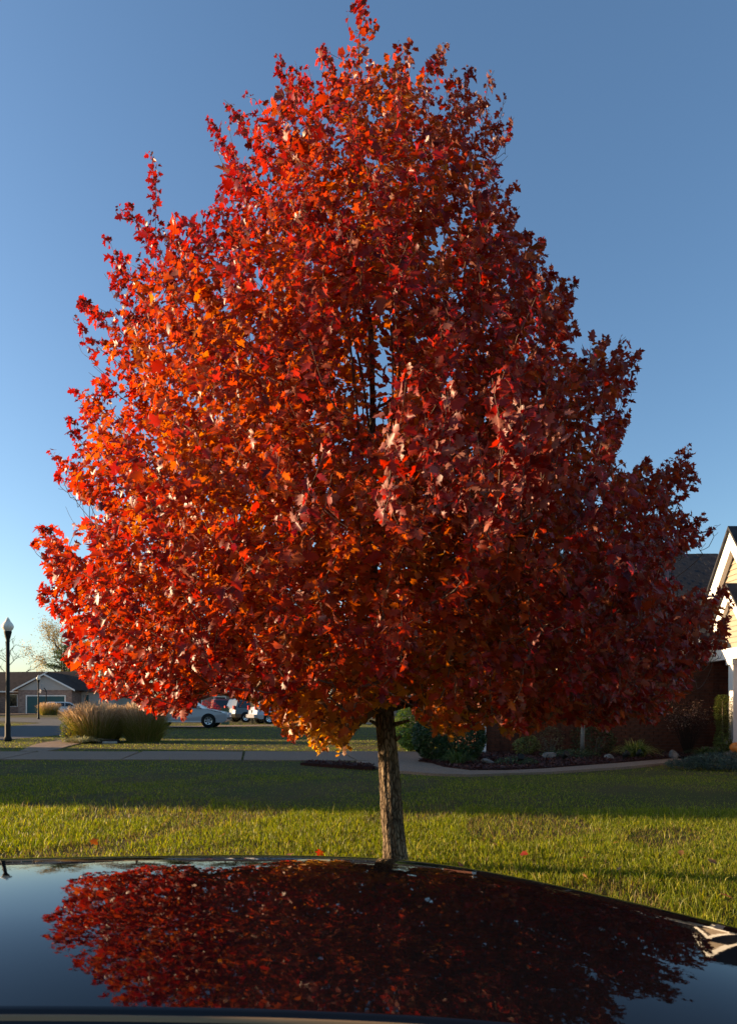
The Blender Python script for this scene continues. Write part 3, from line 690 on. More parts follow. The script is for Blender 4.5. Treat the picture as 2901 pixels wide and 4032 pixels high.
# ------------------------------------------------------------------ foreground: black car seen across its bonnet
def black_car():
    car = empty('parked_car', (-1.6, 1.35, -0.14))
    tag(car, 'glossy black car whose bonnet mirrors the red tree', 'car')
    off = Vector((-1.6, 1.35, -0.14))
    XF = np.array([-1.3, -1.0, -.265, .1, .31, .48, .585, .69, .80, .90, .98]); YF = np.array([1.83, 1.84, 1.844, 1.78, 1.62, 1.43, 1.32, 1.20, 1.06, .90, .75])
    XN = np.array([-1.3, -1.0, -.4, 0, .2, .5, .75, .98]); YN = np.array([.86, .865, .865, .845, .81, .72, .62, .54])
    Za, Ya = 0.74, 1.2
    def yfar(x): return float(np.interp(x, XF, YF))
    def ynear(x): return float(np.interp(x, XN, YN))
    xs = np.linspace(-1.28, .96, 113)
    sm = lambda f: np.convolve(np.pad([f(x) for x in xs], 8, mode='edge'), np.ones(17) / 17, 'valid')
    yfs, yns = sm(yfar), sm(ynear)
    V = []; nu = 90
    for x, fy, ny in zip(xs, yfs, yns):
        dropx = (0.05 * x * x if x > 0 else 0.010 * x * x) + (0.9 * max(0, x - .72) ** 2)
        yc = Ya + (fy - 1.84) * 0.55
        ext = 0.17                              # beyond the skyline the panel rolls over into the wing
        for j in range(nu):
            t = j / (nu - 1); y = ny + (fy + ext - ny) * t
            u = (y - yc); wf = (fy - yc) / 0.64
            uu = u / max(wf, .2)
            drop = u * u / (14.2 if u > 0 else 6.4)
            if u > 0: drop += 0.175 * wf * uu ** 6.3
            V.append((x - off.x, y - off.y, Za - dropx - drop - off.z))
    nx = len(xs); F = []
    for i in range(nx - 1):
        for j in range(nu - 1):
            a, b, c, d = i * nu + j, (i + 1) * nu + j, (i + 1) * nu + j + 1, i * nu + j + 1
            F += [(a, b, c), (a, c, d)]
    link('bonnet', tri_mesh('bonnet', V, F, smooth=True), M['paint'], car)
    Vn = np.array(V).reshape(nx, nu, 3)
    near, far = Vn[:, 0], Vn[:, -1]
    # rolled near edge, moulding and wing below it
    def strip(name, offs, m):
        k = len(offs); v = []
        for p in near:
            for dy, dz in offs: v.append((p[0], p[1] + dy, p[2] + dz))
        f = []
        for i in range(nx - 1):
            for j in range(k - 1):
                a, b, c, d = i * k + j, (i + 1) * k + j, (i + 1) * k + j + 1, i * k + j + 1
                f += [(a, c, b), (a, d, c)]
        return link(name, tri_mesh(name, v, f, smooth=True), m, car)
    strip('bonnet_edge', [(0, 0), (-.005, -.001), (-.009, -.003), (-.011, -.008)], M['paint'])
    strip('moulding', [(-.0115, -.007), (-.014, -.0045), (-.018, -.0055), (-.020, -.010)], M['trim'])
    strip('wing', [(-.0195, -.010), (-.04, -.03), (-.075, -.07), (-.09, -.16), (-.10, -.30), (-.09, -.45), (-.06, -.58)], M['paint'])
    v = []; offs = [(0, 0), (.03, -.03), (.06, -.10), (.08, -.22), (.07, -.38), (.03, -.52)]
    for p in far:
        for dy, dz in offs: v.append((p[0], p[1] + dy, max(p[2] + dz, .16)))
    k = len(offs); f = []
    for i in range(nx - 1):
        for j in range(k - 1):
            a, b, c, d = i * k + j, (i + 1) * k + j, (i + 1) * k + j + 1, i * k + j + 1
            f += [(a, b, c), (a, c, d)]
    link('wing', tri_mesh('wing_far', v, f, smooth=True), M['paint'], car)
    # nose
    nose = MB(); pr = []
    for j in range(0, nu, 6): pr.append(Vn[-1, j])
    pr.append(Vn[-1, -1]); k = len(pr); v = []
    for dx, dz in ((0, 0), (.05, -.03), (.09, -.10), (.10, -.25), (.07, -.45), (.02, -.55)):
        for p in pr: v.append((p[0] + dx, p[1], max(p[2] + dz, .15)))
    f = [(r * k + j, r * k + j + 1, (r + 1) * k + j + 1, (r + 1) * k + j) for r in range(5) for j in range(k - 1)]
    nose.add(v, f); nose.build('bumper', M['paint'], car, smooth=True)
    # cabin, glass, tail: behind the bonnet
    def sec(x, zt, y0, y1, zb=0.16, top=0.8):
        w = y1 - y0; m_ = (y0 + y1) / 2; h = zt
        return [(x, y0 + .05, zb), (x, y0 - .03, .42), (x, y0, .70), (x, m_ - w * .5 * top, h), (x, m_, h + .03), (x, m_ + w * .5 * top, h), (x, y1, .70), (x, y1 + .03, .42), (x, y1 - .05, zb)]
    secs = [(-1.30, .86), (-1.45, .88), (-2.1, 1.22), (-2.5, 1.30), (-3.1, 1.29), (-3.7, 1.08), (-4.2, .93), (-4.75, .90), (-4.95, .70)]
    tops = [.85, .82, .66, .64, .64, .66, .78, .8, .8]
    body = MB(); rows = []
    for (x, zt), tp_ in zip(secs, tops):
        rows.append([(p[0] - off.x, p[1] - off.y, p[2]) for p in sec(x, max(zt, .72), .82, 1.98, top=tp_)])
    for a, b in zip(rows[:-1], rows[1:]):
        body.add(a + b, [(i, i + 1, 9 + i + 1, 9 + i) for i in range(8)])
    body.add(rows[-1], [tuple(range(9))]); body.add(rows[0], [tuple(range(9))])
    body.build('body', M['paint'], car, smooth=False)
    def pane(a, b, c, d, name):
        pts_ = [Vector(p) for p in (a, b, c, d)]; n_ = (pts_[1] - pts_[0]).cross(pts_[3] - pts_[0]).normalized(); ctr = sum(pts_, Vector()) / 4
        if n_.dot(ctr - Vector((-1.3, .05, .8))) < 0: n_ = -n_
        q = MB(); q.add([ctr + (p - ctr) * .9 + n_ * .006 for p in pts_], [(0, 1, 2, 3)]); q.build(name, M['glass'], car)
    pane(rows[1][3], rows[1][5], rows[2][5], rows[2][3], 'windscreen')
    pane(rows[4][3], rows[4][5], rows[5][5], rows[5][3], 'rear_window')
    for s_ in (2, 5):
        for r_ in (2, 3): pane(rows[r_][s_], rows[r_][s_ + 1], rows[r_ + 1][s_ + 1], rows[r_ + 1][s_], 'side_window')
    for x, y, sy in ((.1, .88, 1), (-3.7, .88, 1), (.1, 1.82, -1), (-3.7, 1.82, -1)):
        w = empty('wheel', (x - off.x, y - off.y, .32)); w.parent = car
        t = MB(); t.lathe([(.20, -.1), (.31, -.1), (.325, -.07), (.325, .07), (.31, .1), (.20, .1)], 28, caps=False); o = t.build('tyre', M['rubber'], w, smooth=True); o.rotation_euler = (R(90), 0, 0)
        t = MB(); t.lathe([(.03, -.07), (.20, -.08), (.20, .08), (.03, .07)], 20); o = t.build('rim', M['alloy'], w); o.rotation_euler = (R(90), 0, 0)
    for y in (.72, 1.12):
        q = MB(); q.lathe([(.02, -.03), (.08, -.02), (.09, .01), (.06, .03), (.01, .035)], 16); o = q.build('headlight', M['lamp_lens'], car, smooth=True)
        o.location = (1.04 - off.x, y - off.y - .08, .58); o.rotation_euler = (0, R(90), 0)
black_car()

# ------------------------------------------------------------------ vehicles down the street
def vehicle(name, label, paint, loc, rz, prof, glass, wheels, width, wr, lights):
    """prof: side outline (x,z) of the shell below the roofline; glass: list of side window outlines"""
    c = empty(name, loc, rz); tag(c, label, 'truck' if 'truck' in name else 'car', 'cars parked down the street')
    hw = width / 2
    # lofted body: sections across the width with tumblehome above the belt line
    ws = [(-hw, .0), (-hw * .97, .03), (-hw * .6, .05), (0, .06), (hw * .6, .05), (hw * .97, .03), (hw, .0)]
    belt = max(z for x, z in prof) * 0.62
    b = MB(); n = len(prof); rows = []
    for y, up in ws:
        row = []
        for x, z in prof:
            f = max(0, (z - belt) / (max(zz for _, zz in prof) - belt))
            yy = y * (1 - 0.20 * f)
            row.append((x * (1 - .02 * (abs(y) / hw) ** 2), yy, z + up * .35 * f))
        rows.append(row)
    for r0, r1 in zip(rows[:-1], rows[1:]):
        b.add(r0 + r1, [(i, (i + 1) % n, n + (i + 1) % n, n + i) for i in range(n)])
    b.add(rows[0], [tuple(range(n))]); b.add(rows[-1], [tuple(range(n))])
    b.build('body', paint, c)
    top = max(z for _, z in prof)
    for g in glass:
        for s in (-1, 1):
            q = MB(); pts = []
            for x, z in g:
                f = max(0, (z - belt) / (top - belt)); pts.append((x, s * (hw * (1 - .20 * f) + .006), z))
            q.add(pts, [tuple(range(len(pts)))]); q.build('side_window', M['glass'], c)
    for x in wheels:
        for s in (-1, 1):
            a = MB(); a.lathe([(wr * .9, -.02), (wr * 1.14, -.02), (wr * 1.14, .012), (wr * .9, .012)], 24, caps=False); o = a.build('wheel_arch', M['rubber'], c); o.location = (x, s * (hw - .005), wr * 1.02); o.rotation_euler = (R(90), 0, 0)
            w = empty('wheel', (x, s * (hw - .075), wr)); w.parent = c
            t = MB(); t.lathe([(wr * .62, -.1), (wr * .94, -.1), (wr, -.07), (wr, .07), (wr * .94, .1), (wr * .62, .1)], 24, caps=False); o = t.build('tyre', M['rubber'], w, smooth=True); o.rotation_euler = (R(90), 0, 0)
            t = MB(); t.lathe([(.02, -.05), (wr * .6, -.09), (wr * .66, -.095), (wr * .66, .095), (wr * .6, .09), (.02, .05)], 20); rim = t.build('rim', M['alloy'], w); rim.rotation_euler = (R(90), 0, 0)
            for k in range(6):
                q = MB(); an = k * math.pi / 3 + .3; q.lathe([(.0, -.101), (wr * .12, -.101), (wr * .12, .101), (0, .101)], 8); sl = q.build('spoke_gap', M['rubber'], w); sl.rotation_euler = (R(90), 0, 0); sl.location = (wr * .42 * math.cos(an), 0, wr * .42 * math.sin(an))
    for nm, m, x0, x1, y0, y1, z0, z1 in lights: part_box(nm, m, c, x0, x1, y0, y1, z0, z1, bevel=.012)
    return c
SEDAN = [(-2.3, .38), (-2.36, .55), (-2.33, .82), (-2.2, .95), (-1.72, 1.0), (-1.15, 1.36), (-.7, 1.43), (.1, 1.42), (.45, 1.34), (1.05, .98), (1.55, .90), (2.05, .80), (2.30, .68), (2.36, .52), (2.34, .34), (2.1, .24), (-2.1, .26)]
SEDAN_G = [[(-1.45, 1.0), (-1.05, 1.31), (-.42, 1.36), (-.42, .98)], [(-.34, .98), (-.34, 1.36), (.1, 1.35), (.42, 1.26), (.9, .98)]]
c = vehicle('silver_sedan', 'silver sedan with alloy wheels parked beyond the ornamental grass', M['silver'], (-9.78, 36.4, 0.05), R(3), SEDAN, SEDAN_G, (-1.3, 1.36), 1.76, .335,
        [('headlight', M['lamp_lens'], 2.0, 2.32, s * .62 - .16, s * .62 + .16, .62, .75) for s in (-1, 1)] + [('tail_light', M['red_lens'], -2.37, -2.2, s * .65 - .15, s * .65 + .15, .72, .86) for s in (-1, 1)] +
        [('bumper_strip', M['rubber'], 2.28, 2.38, -.7, .7, .44, .49), ('sill', M['white_car'], -.95, 1.0, -.895, -.875, .27, .32), ('door_mirror', M['silver'], .78, .95, -1.03, -.86, .98, 1.10), ('door_mirror', M['silver'], .78, .95, .86, 1.03, .98, 1.10)])
WAGON = [(-2.25, .40), (-2.30, .62), (-2.22, 1.0), (-2.0, 1.62), (-1.7, 1.70), (.3, 1.70), (.75, 1.6), (1.35, 1.12), (2.0, 1.02), (2.3, .82), (2.32, .40), (2.1, .30), (-2.1, .32)]
WAGON_G = [[(-1.95, 1.08), (-1.8, 1.55), (-.95, 1.58), (-.95, 1.08)], [(-.85, 1.08), (-.85, 1.58), (.0, 1.58), (.0, 1.08)], [(.08, 1.08), (.08, 1.58), (.6, 1.52), (1.1, 1.1)]]
def rear_set(w, z): return [('tail_light', M['red_lens'], -2.32, -2.16, s * (w - .1) - .09, s * (w - .1) + .09, z, z + .28) for s in (-1, 1)] + [('bumper', M['silver'], -2.42, -2.2, -w, w, .40, .62), ('rear_window', M['glass'], -2.2, -2.08, -w * .72, w * .72, 1.12, 1.5)]
vehicle('silver_wagon', 'silver wagon with red tail lights seen from behind', M['silver'], (-5.6, 45.5, 0), R(28), WAGON, WAGON_G, (-1.4, 1.35), 1.8, .35, rear_set(.84, .92))
vehicle('black_wagon', 'black wagon parked in front of the red pickup', M['black_car'], (-8.2, 50.5, 0), R(35), WAGON, WAGON_G, (-1.4, 1.35), 1.82, .35, rear_set(.85, .92)[:2])
vehicle('white_hatchback', 'white hatchback standing before the teal garage door', M['white_car'], (-38.0, 85.0, .24), R(25), [(x, z * .88) for x, z in WAGON], [[(x, z * .88) for x, z in g] for g in WAGON_G], (-1.4, 1.35), 1.72, .31,
        [('tail_light', M['red_lens'], -2.31, -2.15, s * .72 - .1, s * .72 + .1, .86, 1.08) for s in (-1, 1)] + [('rear_window', M['glass'], -2.16, -2.02, -.58, .58, 1.02, 1.34)])
TRUCK = [(-2.6, .5), (-2.62, 1.02), (-.62, 1.04), (-.55, 1.70), (-.35, 1.78), (.45, 1.78), (.75, 1.70), (1.15, 1.16), (2.45, 1.08), (2.6, .9), (2.6, .5), (2.4, .42), (-2.4, .44)]
vehicle('pickup_truck', 'red pickup truck parked beyond the wooden post', M['red_car'], (-12.5, 57, 0), R(20), TRUCK, [[(-.42, 1.14), (-.38, 1.66), (.4, 1.66), (.62, 1.62), (.95, 1.16)]], (-1.55, 1.75), 1.85, .40,
        [('tail_light', M['red_lens'], -2.64, -2.55, s * .82 - .07, s * .82 + .07, .72, 1.0) for s in (-1, 1)] + [('bumper', M['alloy'], 2.55, 2.7, -.9, .9, .48, .66), ('bumper', M['alloy'], -2.74, -2.6, -.9, .9, .48, .62)])

# ------------------------------------------------------------------ street lamps
def lamp(loc, label, rz=0):
    c = empty('street_lamp', loc, rz); tag(c, label, 'lamp post', 'acorn street lamps')
    b = MB(); b.lathe([(.12, -.05), (.12, .10), (.085, .16), (.085, .55), (.07, .60), (.062, 1.2), (.055, 3.2)], 16); b.build('pole', M['iron'], c, smooth=True)
    b = MB(); b.lathe([(.05, 3.14), (.058, 3.2), (.055, 3.24), (.10, 3.42), (.115, 3.5), (.12, 3.53), (.09, 3.54)], 16); b.build('fitter', M['iron'], c, smooth=True)
    prof = [(.10, 3.53)]
    for k in range(26):
        t = k / 25; r = .175 * math.sin(math.pi * (0.20 + 0.62 * t)) ** 0.9 * (1 - .32 * max(0, t - .5)); prof.append((r + .003 * math.sin(k * 2.2), 3.55 + .30 * t))
    g = MB(); g.lathe(prof, 24); g.build('globe', M['globe'], c, smooth=True)
    g = MB(); g.lathe([(.085, 3.845), (.075, 3.875), (.06, 3.89), (.055, 3.92), (.03, 3.945), (.028, 3.955), (.012, 3.985)], 16); g.build('finial', M['globe'], c, smooth=True)
lamp((-11.56, 21.8, 0), 'tall black street lamp with acorn globe beside the sidewalk')
lamp((-29.6, 61.0, 0), 'black street lamp standing before the brick ranch house with teal garage')

# ------------------------------------------------------------------ ranch house at the end of the street
def gable_roof(mb, x0, x1, y0, y1, zE, zR, axis='x', t=.12):
    """two sloping slabs; ridge along axis"""
    if axis == 'x':
        ym = (y0 + y1) / 2
        mb.prism([(y0, zE), (ym, zR), (y1, zE), (y1, zE + t), (ym, zR + t), (y0, zE + t)], 'x', x0, x1)
    else:
        xm = (x0 + x1) / 2
        mb.prism([(x0, zE), (xm, zR), (x1, zE), (x1, zE + t), (xm, zR + t), (x0, zE + t)], 'y', y0, y1)

def ranch():
    c = empty('ranch_house', (-42, 88, .24)); tag(c, 'pale brick ranch house with teal garage door and brown roof', 'house')
    w = MB(); w.box(-3.3, 3.6, 0, 8, 0, 3.06); w.build('garage_wall', M['tan_brick'], c)
    w = MB(); w.box(-14, -3.3, 3.2, 10, 0, 2.95); w.build('wall', M['tan_brick'], c)
    w = MB(); w.box(3.6, 8.0, 3.0, 10, 0, 2.95); w.build('side_wall', M['gray_siding'], c)
    g = MB(); g.prism([(-3.45, 3.06), (3.75, 3.06), (.15, 4.95)], 'y', -.06, .10); g.build('gable_siding', M['gray_siding'], c)
    r = MB(); r.prism([(-3.85, 2.95), (.15, 5.0), (4.15, 2.95), (4.15, 3.1), (.15, 5.17), (-3.85, 3.1)], 'y', -.35, 6.5); rf = r.build('garage_roof', M['brown_roof'], c)
    for s in (-1, 1):
        r = MB(); x = .15 + s * 4.02
        r.prism([(.15, 5.0), (.15, 5.2), (x, 3.12), (x, 2.90)], 'y', -.42, -.352); r.build('barge_board', M['white'], rf)
    r = MB(); r.prism([(-5.2, 2.95), (-.5, 5.45), (-.5, 5.6), (-5.2, 3.12)], 'y', 2.0, 2.08); r.build('barge_board', M['white'], c)
    r = MB(); r.prism([(-5.2, 2.98), (-.5, 5.5), (4.2, 2.98)], 'y', 2.1, 7); r.build('back_gable_roof', M['brown_roof'], c)
    r = MB()
    v = [(-15, 2.4, 2.9), (9.0, 2.4, 2.9), (9.0, 11.2, 2.9), (-15, 11.2, 2.9), (-10.2, 6.8, 5.75), (2.6, 6.8, 5.85)]
    r.add(v, [(0, 1, 5, 4), (1, 2, 5), (2, 3, 4, 5), (3, 0, 4), (0, 3, 2, 1)]); mr = r.build('roof', M['brown_roof'], c)
    for dx, k in ((2.2, .86), (2.75, .86), (3.3, .86), (2.7, .66)):
        q = MB(); y = 2.4 + 4.4 * k; z = 2.9 + 2.93 * k + .03
        q.add([(dx, y, z), (dx + .36, y, z), (dx + .36, y + .28, z + .22), (dx, y + .28, z + .22)], [(0, 1, 2, 3)]); q.build('skylight', M['white'], mr)
    d = MB(); d.box(-2.15, 2.70, -.05, .0, .0, 2.25); dr = d.build('garage_door', M['teal'], c)
    for k in range(4): part_box('door_panel', M['teal'], dr, -2.05, 2.6, -.075, -.051, .06 + .55 * k, .54 + .55 * k)
    f = MB(); f.box(-2.3, -2.16, -.09, .0, 0, 2.4); f.box(2.71, 2.85, -.09, 0, 0, 2.4); f.box(-2.16, 2.71, -.09, 0, 2.26, 2.4); f.build('door_frame', M['white'], c)
    for x in (-4.15, -7.5, -11): part_box('porch_post', M['white'], c, x - .08, x + .08, 2.3, 2.46, 0, 2.9)
    wn_ = part_box('window', M['white'], c, -6.4, -5.0, 3.12, 3.2, .9, 2.6); part_box('pane', M['glass'], wn_, -6.3, -5.1, 3.09, 3.12, 1.0, 2.5)
    wn_ = part_box('window', M['white'], c, -10.4, -8.6, 3.12, 3.2, .9, 2.6); part_box('pane', M['glass'], wn_, -10.3, -8.7, 3.09, 3.12, 1.0, 2.5)
    part_box('front_door', M['teal'], c, -4.9, -4.0, 3.12, 3.2, 0, 2.3)
    part_box('shutter', M['teal'], c, 4.15, 4.55, 2.95, 3.0, .9, 2.5); part_box('fascia', M['white'], c, -15.02, -4.5, 2.3, 2.4, 2.82, 3.0)
ranch()
def shrub(name, label, c, r, n, size, cols, group=None, w=None, stem=True, shell=.55, lump=.35, m='green_leaf', zmin=0.02, tmpl=(LENS_V, LENS_T), cat='shrub', up=.4, out=.7):
    root = empty(name, (c[0], c[1], gz(c[1]).item())); tag(root, label, cat, group)
    off = np.array([c[0], c[1], gz(c[1]).item()])
    P = blob_points(n, c, r, shell, lump=lump, zmin=zmin)
    V, F, C = lens_mass(P, np.array(c) - [0, 0, r[2] * .4], size, cols, w, tmpl=tmpl, up=up, out=out)
    o = link('foliage', tri_mesh(name, V - off, F, C), M[m], root); o['kind'] = 'stuff'
    if stem:
        b = MB()
        for k in range(5):
            a = k * 1.257; b.tube([(0, 0, -.03), (.3 * r[0] * math.cos(a), .3 * r[1] * math.sin(a), c[2] * .6), (.6 * r[0] * math.cos(a), .6 * r[1] * math.sin(a), c[2] - off[2] + .1 * r[2])], [.02, .014, .006], 5)
        b.build('stems', M['far_bark'], root)
    return root
shrub('porch_shrub', 'dark green foundation shrub between the ranch porch posts and window', (-49.5, 88.5, 1.2), (1.6, 1.2, 1.1), 1600, .22, [(.02, .045, .015), (.035, .06, .02)], 'shrubs by the ranch house')
shrub('porch_shrub', 'dark green foundation shrub at the far end of the ranch porch', (-52.5, 88.5, 1.1), (1.6, 1.2, 1.0), 1600, .22, [(.02, .045, .015), (.035, .06, .02)], 'shrubs by the ranch house')

def hoop():
    c = empty('basketball_hoop', (-39.8, 84, .22), R(20)); tag(c, 'black pole basketball hoop standing on the ranch driveway edge', 'basketball hoop')
    b = MB(); b.tube([(0, 0, 0), (0, 0, 2.9), (-.25, 0, 3.25)], .06, 10); b.build('pole', M['iron'], c, smooth=True)
    b = MB(); b.tube([(0, 0, 2.75), (-.45, 0, 3.0)], .035, 8); b.build('brace', M['iron'], c)
    b = MB(); b.box(-.52, -.48, -.6, .6, 2.95, 3.75); bb = b.build('backboard', M['gray_siding'], c); part_box('target_square', M['iron'], bb, -.53, -.521, -.22, .22, 3.1, 3.45)
    b = MB(); b.tube([(-.74 + .22 * math.cos(t * math.pi / 8), .22 * math.sin(t * math.pi / 8), 3.05) for t in range(17)], .012, 6); b.build('rim', M['red_lens'], c)
    b = MB()
    for t in range(12):
        a = t * math.pi / 6; e = a + .6
        b.tube([(-.74 + .22 * math.cos(a), .22 * math.sin(a), 3.05), (-.74 + .12 * math.cos(e), .12 * math.sin(e), 2.62)], .01, 4)
        b.tube([(-.74 + .22 * math.cos(a), .22 * math.sin(a), 3.05), (-.74 + .12 * math.cos(a - .6), .12 * math.sin(a - .6), 2.62)], .01, 4)
    b.build('net', M['white'], c)
hoop()

# ------------------------------------------------------------------ ornamental grasses
def plume_grass(label, c, rad, h, n, group, seed, name='ornamental_grass'):
    rg = np.random.default_rng(seed); z0 = float(gz(c[1]))
    root = empty(name, (c[0], c[1], z0)); tag(root, label, 'ornamental grass', group)
    def blades(n, h0, h1, w, cols, spread, kind):
        a = rg.uniform(0, 6.283, n); rb = rad * 0.72 * np.sqrt(rg.uniform(0, 1, n)); hh = rg.uniform(h0, h1, n) * h * (1 - .30 * (rb / rad) ** 2)
        el = rg.uniform(0.05, 0.55, n) * spread + .25 * rb / rad
        ks = np.linspace(0, 1, 5); V = np.empty((n, 10, 3)); b2 = rg.uniform(0, 6.283, n)
        ox, oy = np.cos(a), np.sin(a)
        for i, t in enumerate(ks):
            rr = rb + el * rad * (t ** 1.8); zz = hh * (t - .25 * el * t ** 3)
            wd = w * (1 - .85 * t) if kind == 'leaf' else w * (.4 + 1.4 * max(0, t - .55))
            jx_ = rg.normal(0, .02, n) * t
            V[:, 2 * i] = np.stack([ox * rr + np.cos(b2) * wd + jx_, oy * rr + np.sin(b2) * wd, zz], 1); V[:, 2 * i + 1] = np.stack([ox * rr - np.cos(b2) * wd + jx_, oy * rr - np.sin(b2) * wd, zz], 1)
        t = []
        for i in range(4): t += [(2 * i, 2 * i + 1, 2 * i + 3), (2 * i, 2 * i + 3, 2 * i + 2)]
        T = np.array(t)[None] + (np.arange(n) * 10)[:, None, None]
        cc = np.array(cols)[rg.integers(0, len(cols), n)] * (1 + .2 * rg.standard_normal((n, 1)))
        return V.reshape(-1, 3), T.reshape(-1, 3), np.repeat(np.clip(cc, .01, 1), 10, axis=0)
    V, T, C = blades(n, .25, .95, .006 * (c[1] / 21.) ** .6, [(.25, .195, .05), (.18, .185, .035), (.34, .25, .08), (.14, .15, .025)], 1.0, 'leaf')
    o = link('blades', tri_mesh('blades', V, T, C), M['dry_grass'], root); o['kind'] = 'stuff'
    V, T, C = blades(int(n * .35), .85, 1.12, .006 * (c[1] / 21.) ** .6, [(.42, .29, .18), (.48, .35, .22), (.34, .22, .12)], .75, 'plume')
    o = link('plumes', tri_mesh('plumes', V, T, C), M['dry_grass'], root); o['kind'] = 'stuff'
plume_grass('broad tan ornamental grass clump by the sidewalk with green shrub at foot', (-8.68, 21.7), .92, 1.25, 6500, 'ornamental grass clumps', 1)
plume_grass('tan ornamental grass clump between the broad clump and the silver sedan', (-7.2, 21.8), .72, 1.28, 5200, 'ornamental grass clumps', 2)
plume_grass('golden ornamental grass clump hiding the white hatchback', (-37.6, 80), 1.2, 1.55, 1600, 'ornamental grass clumps', 3)
shrub('green_shrub', 'small leafy green shrub growing against the broad ornamental grass', (-9.25, 20.95, .42), (.28, .25, .42), 500, .07, [(.12, .15, .02), (.07, .11, .02), (.25, .2, .03)])
def tuft(name, label, loc, rad, h, n, cols, w=.012, group=None, seed=5, cat='plant', spread=1.2):
    rg = np.random.default_rng(seed); root = empty(name, (loc[0], loc[1], loc[2] if len(loc) > 2 else 0)); tag(root, label, cat, group)
    a = rg.uniform(0, 6.283, n); el = rg.uniform(.2, 1, n) * spread; hh = h * rg.uniform(.6, 1.1, n); V = np.empty((n, 10, 3)); rb = rad * .35 * rg.uniform(0, 1, n)
    for i, t in enumerate(np.linspace(0, 1, 5)):
        rr = rb + el * rad * t ** 1.3; zz = hh * (1.5 * t - (.5 + .75 * np.minimum(el, 1)) * t * t) + .01; wd = w * (1.15 - t) * min(1, .5 + t * 2)
        V[:, 2 * i] = np.stack([np.cos(a) * rr - np.sin(a) * wd, np.sin(a) * rr + np.cos(a) * wd, zz], 1); V[:, 2 * i + 1] = np.stack([np.cos(a) * rr + np.sin(a) * wd, np.sin(a) * rr - np.cos(a) * wd, zz], 1)
    t = []
    for i in range(4): t += [(2 * i, 2 * i + 1, 2 * i + 3), (2 * i, 2 * i + 3, 2 * i + 2)]
    T = np.array(t)[None] + (np.arange(n) * 10)[:, None, None]
    cc = np.clip(np.array(cols)[rg.integers(0, len(cols), n)] * (1 + .2 * rg.standard_normal((n, 1))), .01, 1)
    o = link('blades', tri_mesh(name, V.reshape(-1, 3), T.reshape(-1, 3), np.repeat(cc, 10, axis=0)), M['green_leaf'], root); o['kind'] = 'stuff'
    return root
tuft('variegated_plant', 'pale striped grassy plant at the foot of the ornamental grass', (-8.75, 20.7), .75, .30, 420, [(.42, .40, .22), (.30, .32, .14), (.5, .46, .3)], .012)
def slabbox():
    c = empty('utility_cover', (-7.9, 20.7, 0)); tag(c, 'low dark box with pale rim lying beside the ornamental grass', 'utility cover')
    b = MB(); b.prism([(-.3, .0), (.3, .0), (.25, .10), (-.3, .14)], 'y', -.2, .2); b.build('lid', M['iron'], c)
    part_box('rim', M['kerb'], c, -.1, .34, -.27, -.21, .0, .07, bevel=.01)
slabbox()

# ------------------------------------------------------------------ trees far behind
def far_tree(name, label, base, h, r, trunk_r, crown_n, leaf, cols, group=None, seed=0, bare=False, zc=.62, flat=.8):
    rg = np.random.default_rng(seed); z0 = float(gz(base[1]))
    root = empty(name, (base[0], base[1], z0)); tag(root, label, 'tree', group)
    b = MB(); tips = []
    b.tube([(0, 0, -.1), (.05 * h * .2, 0, h * .3), (0, .1, h * .6), (.1, 0, h * .92)], [trunk_r, trunk_r * .8, trunk_r * .5, trunk_r * .12], 10)
    tr = b.build('trunk', M['far_bark'], root, smooth=True)
    lb = MB()
    def grow(p, d, L, rd, lev):
        q = p + d * L * .5 + rg.normal(0, .06 * L, 3); e = p + d * L + rg.normal(0, .10 * L, 3) + np.array([0, 0, .08 * L])
        lb.tube([p, q, e], [rd, rd * .8, rd * .5], 5); tips.append(e)
        if lev > 0:
            for _ in range(3 if lev > 1 else 4):
                dd = unit(d + rg.normal(0, .55, 3) + np.array([0, 0, .15])); grow(p + (e - p) * rg.uniform(.45, 1), dd, L * rg.uniform(.5, .7), rd * .5, lev - 1)
    for k in range(9):
        a = k * 2.4 + seed; z = h * (.25 + .06 * k)
        grow(np.array([0, 0, z]), unit(np.array([math.cos(a), math.sin(a), .55 + .08 * k])), r * rg.uniform(.6, .85) * (1 - .05 * k), trunk_r * .4, 2)
    lb.build('branches', M['far_bark'], root)['kind'] = 'stuff'
    if not bare:
        tips = np.array(tips); k = rg.integers(0, len(tips), crown_n)
        P = tips[k] + rg.normal(0, r * .10, (crown_n, 3))
        V, F, C = lens_mass(P, np.array([0, 0, h * .5]), leaf, cols, up=.3)
        link('crown', tri_mesh('crown', V, F, C), M['green_leaf'], root)['kind'] = 'stuff'
    return root
far_tree('yellow_tree', 'thin yellow leaved tree rising behind the ranch house', (-50.6, 112), 13.8, 6.2, .26, 6500, .28, [(.42, .30, .10), (.34, .25, .09), (.26, .22, .08)], 'trees behind the houses', 3)
far_tree('bare_tree', 'bare branched tree standing behind the ranch roof', (-56.3, 106), 12.8, 5.0, .17, 0, .3, [(.2, .1, .05)], 'trees behind the houses', 8, bare=True)
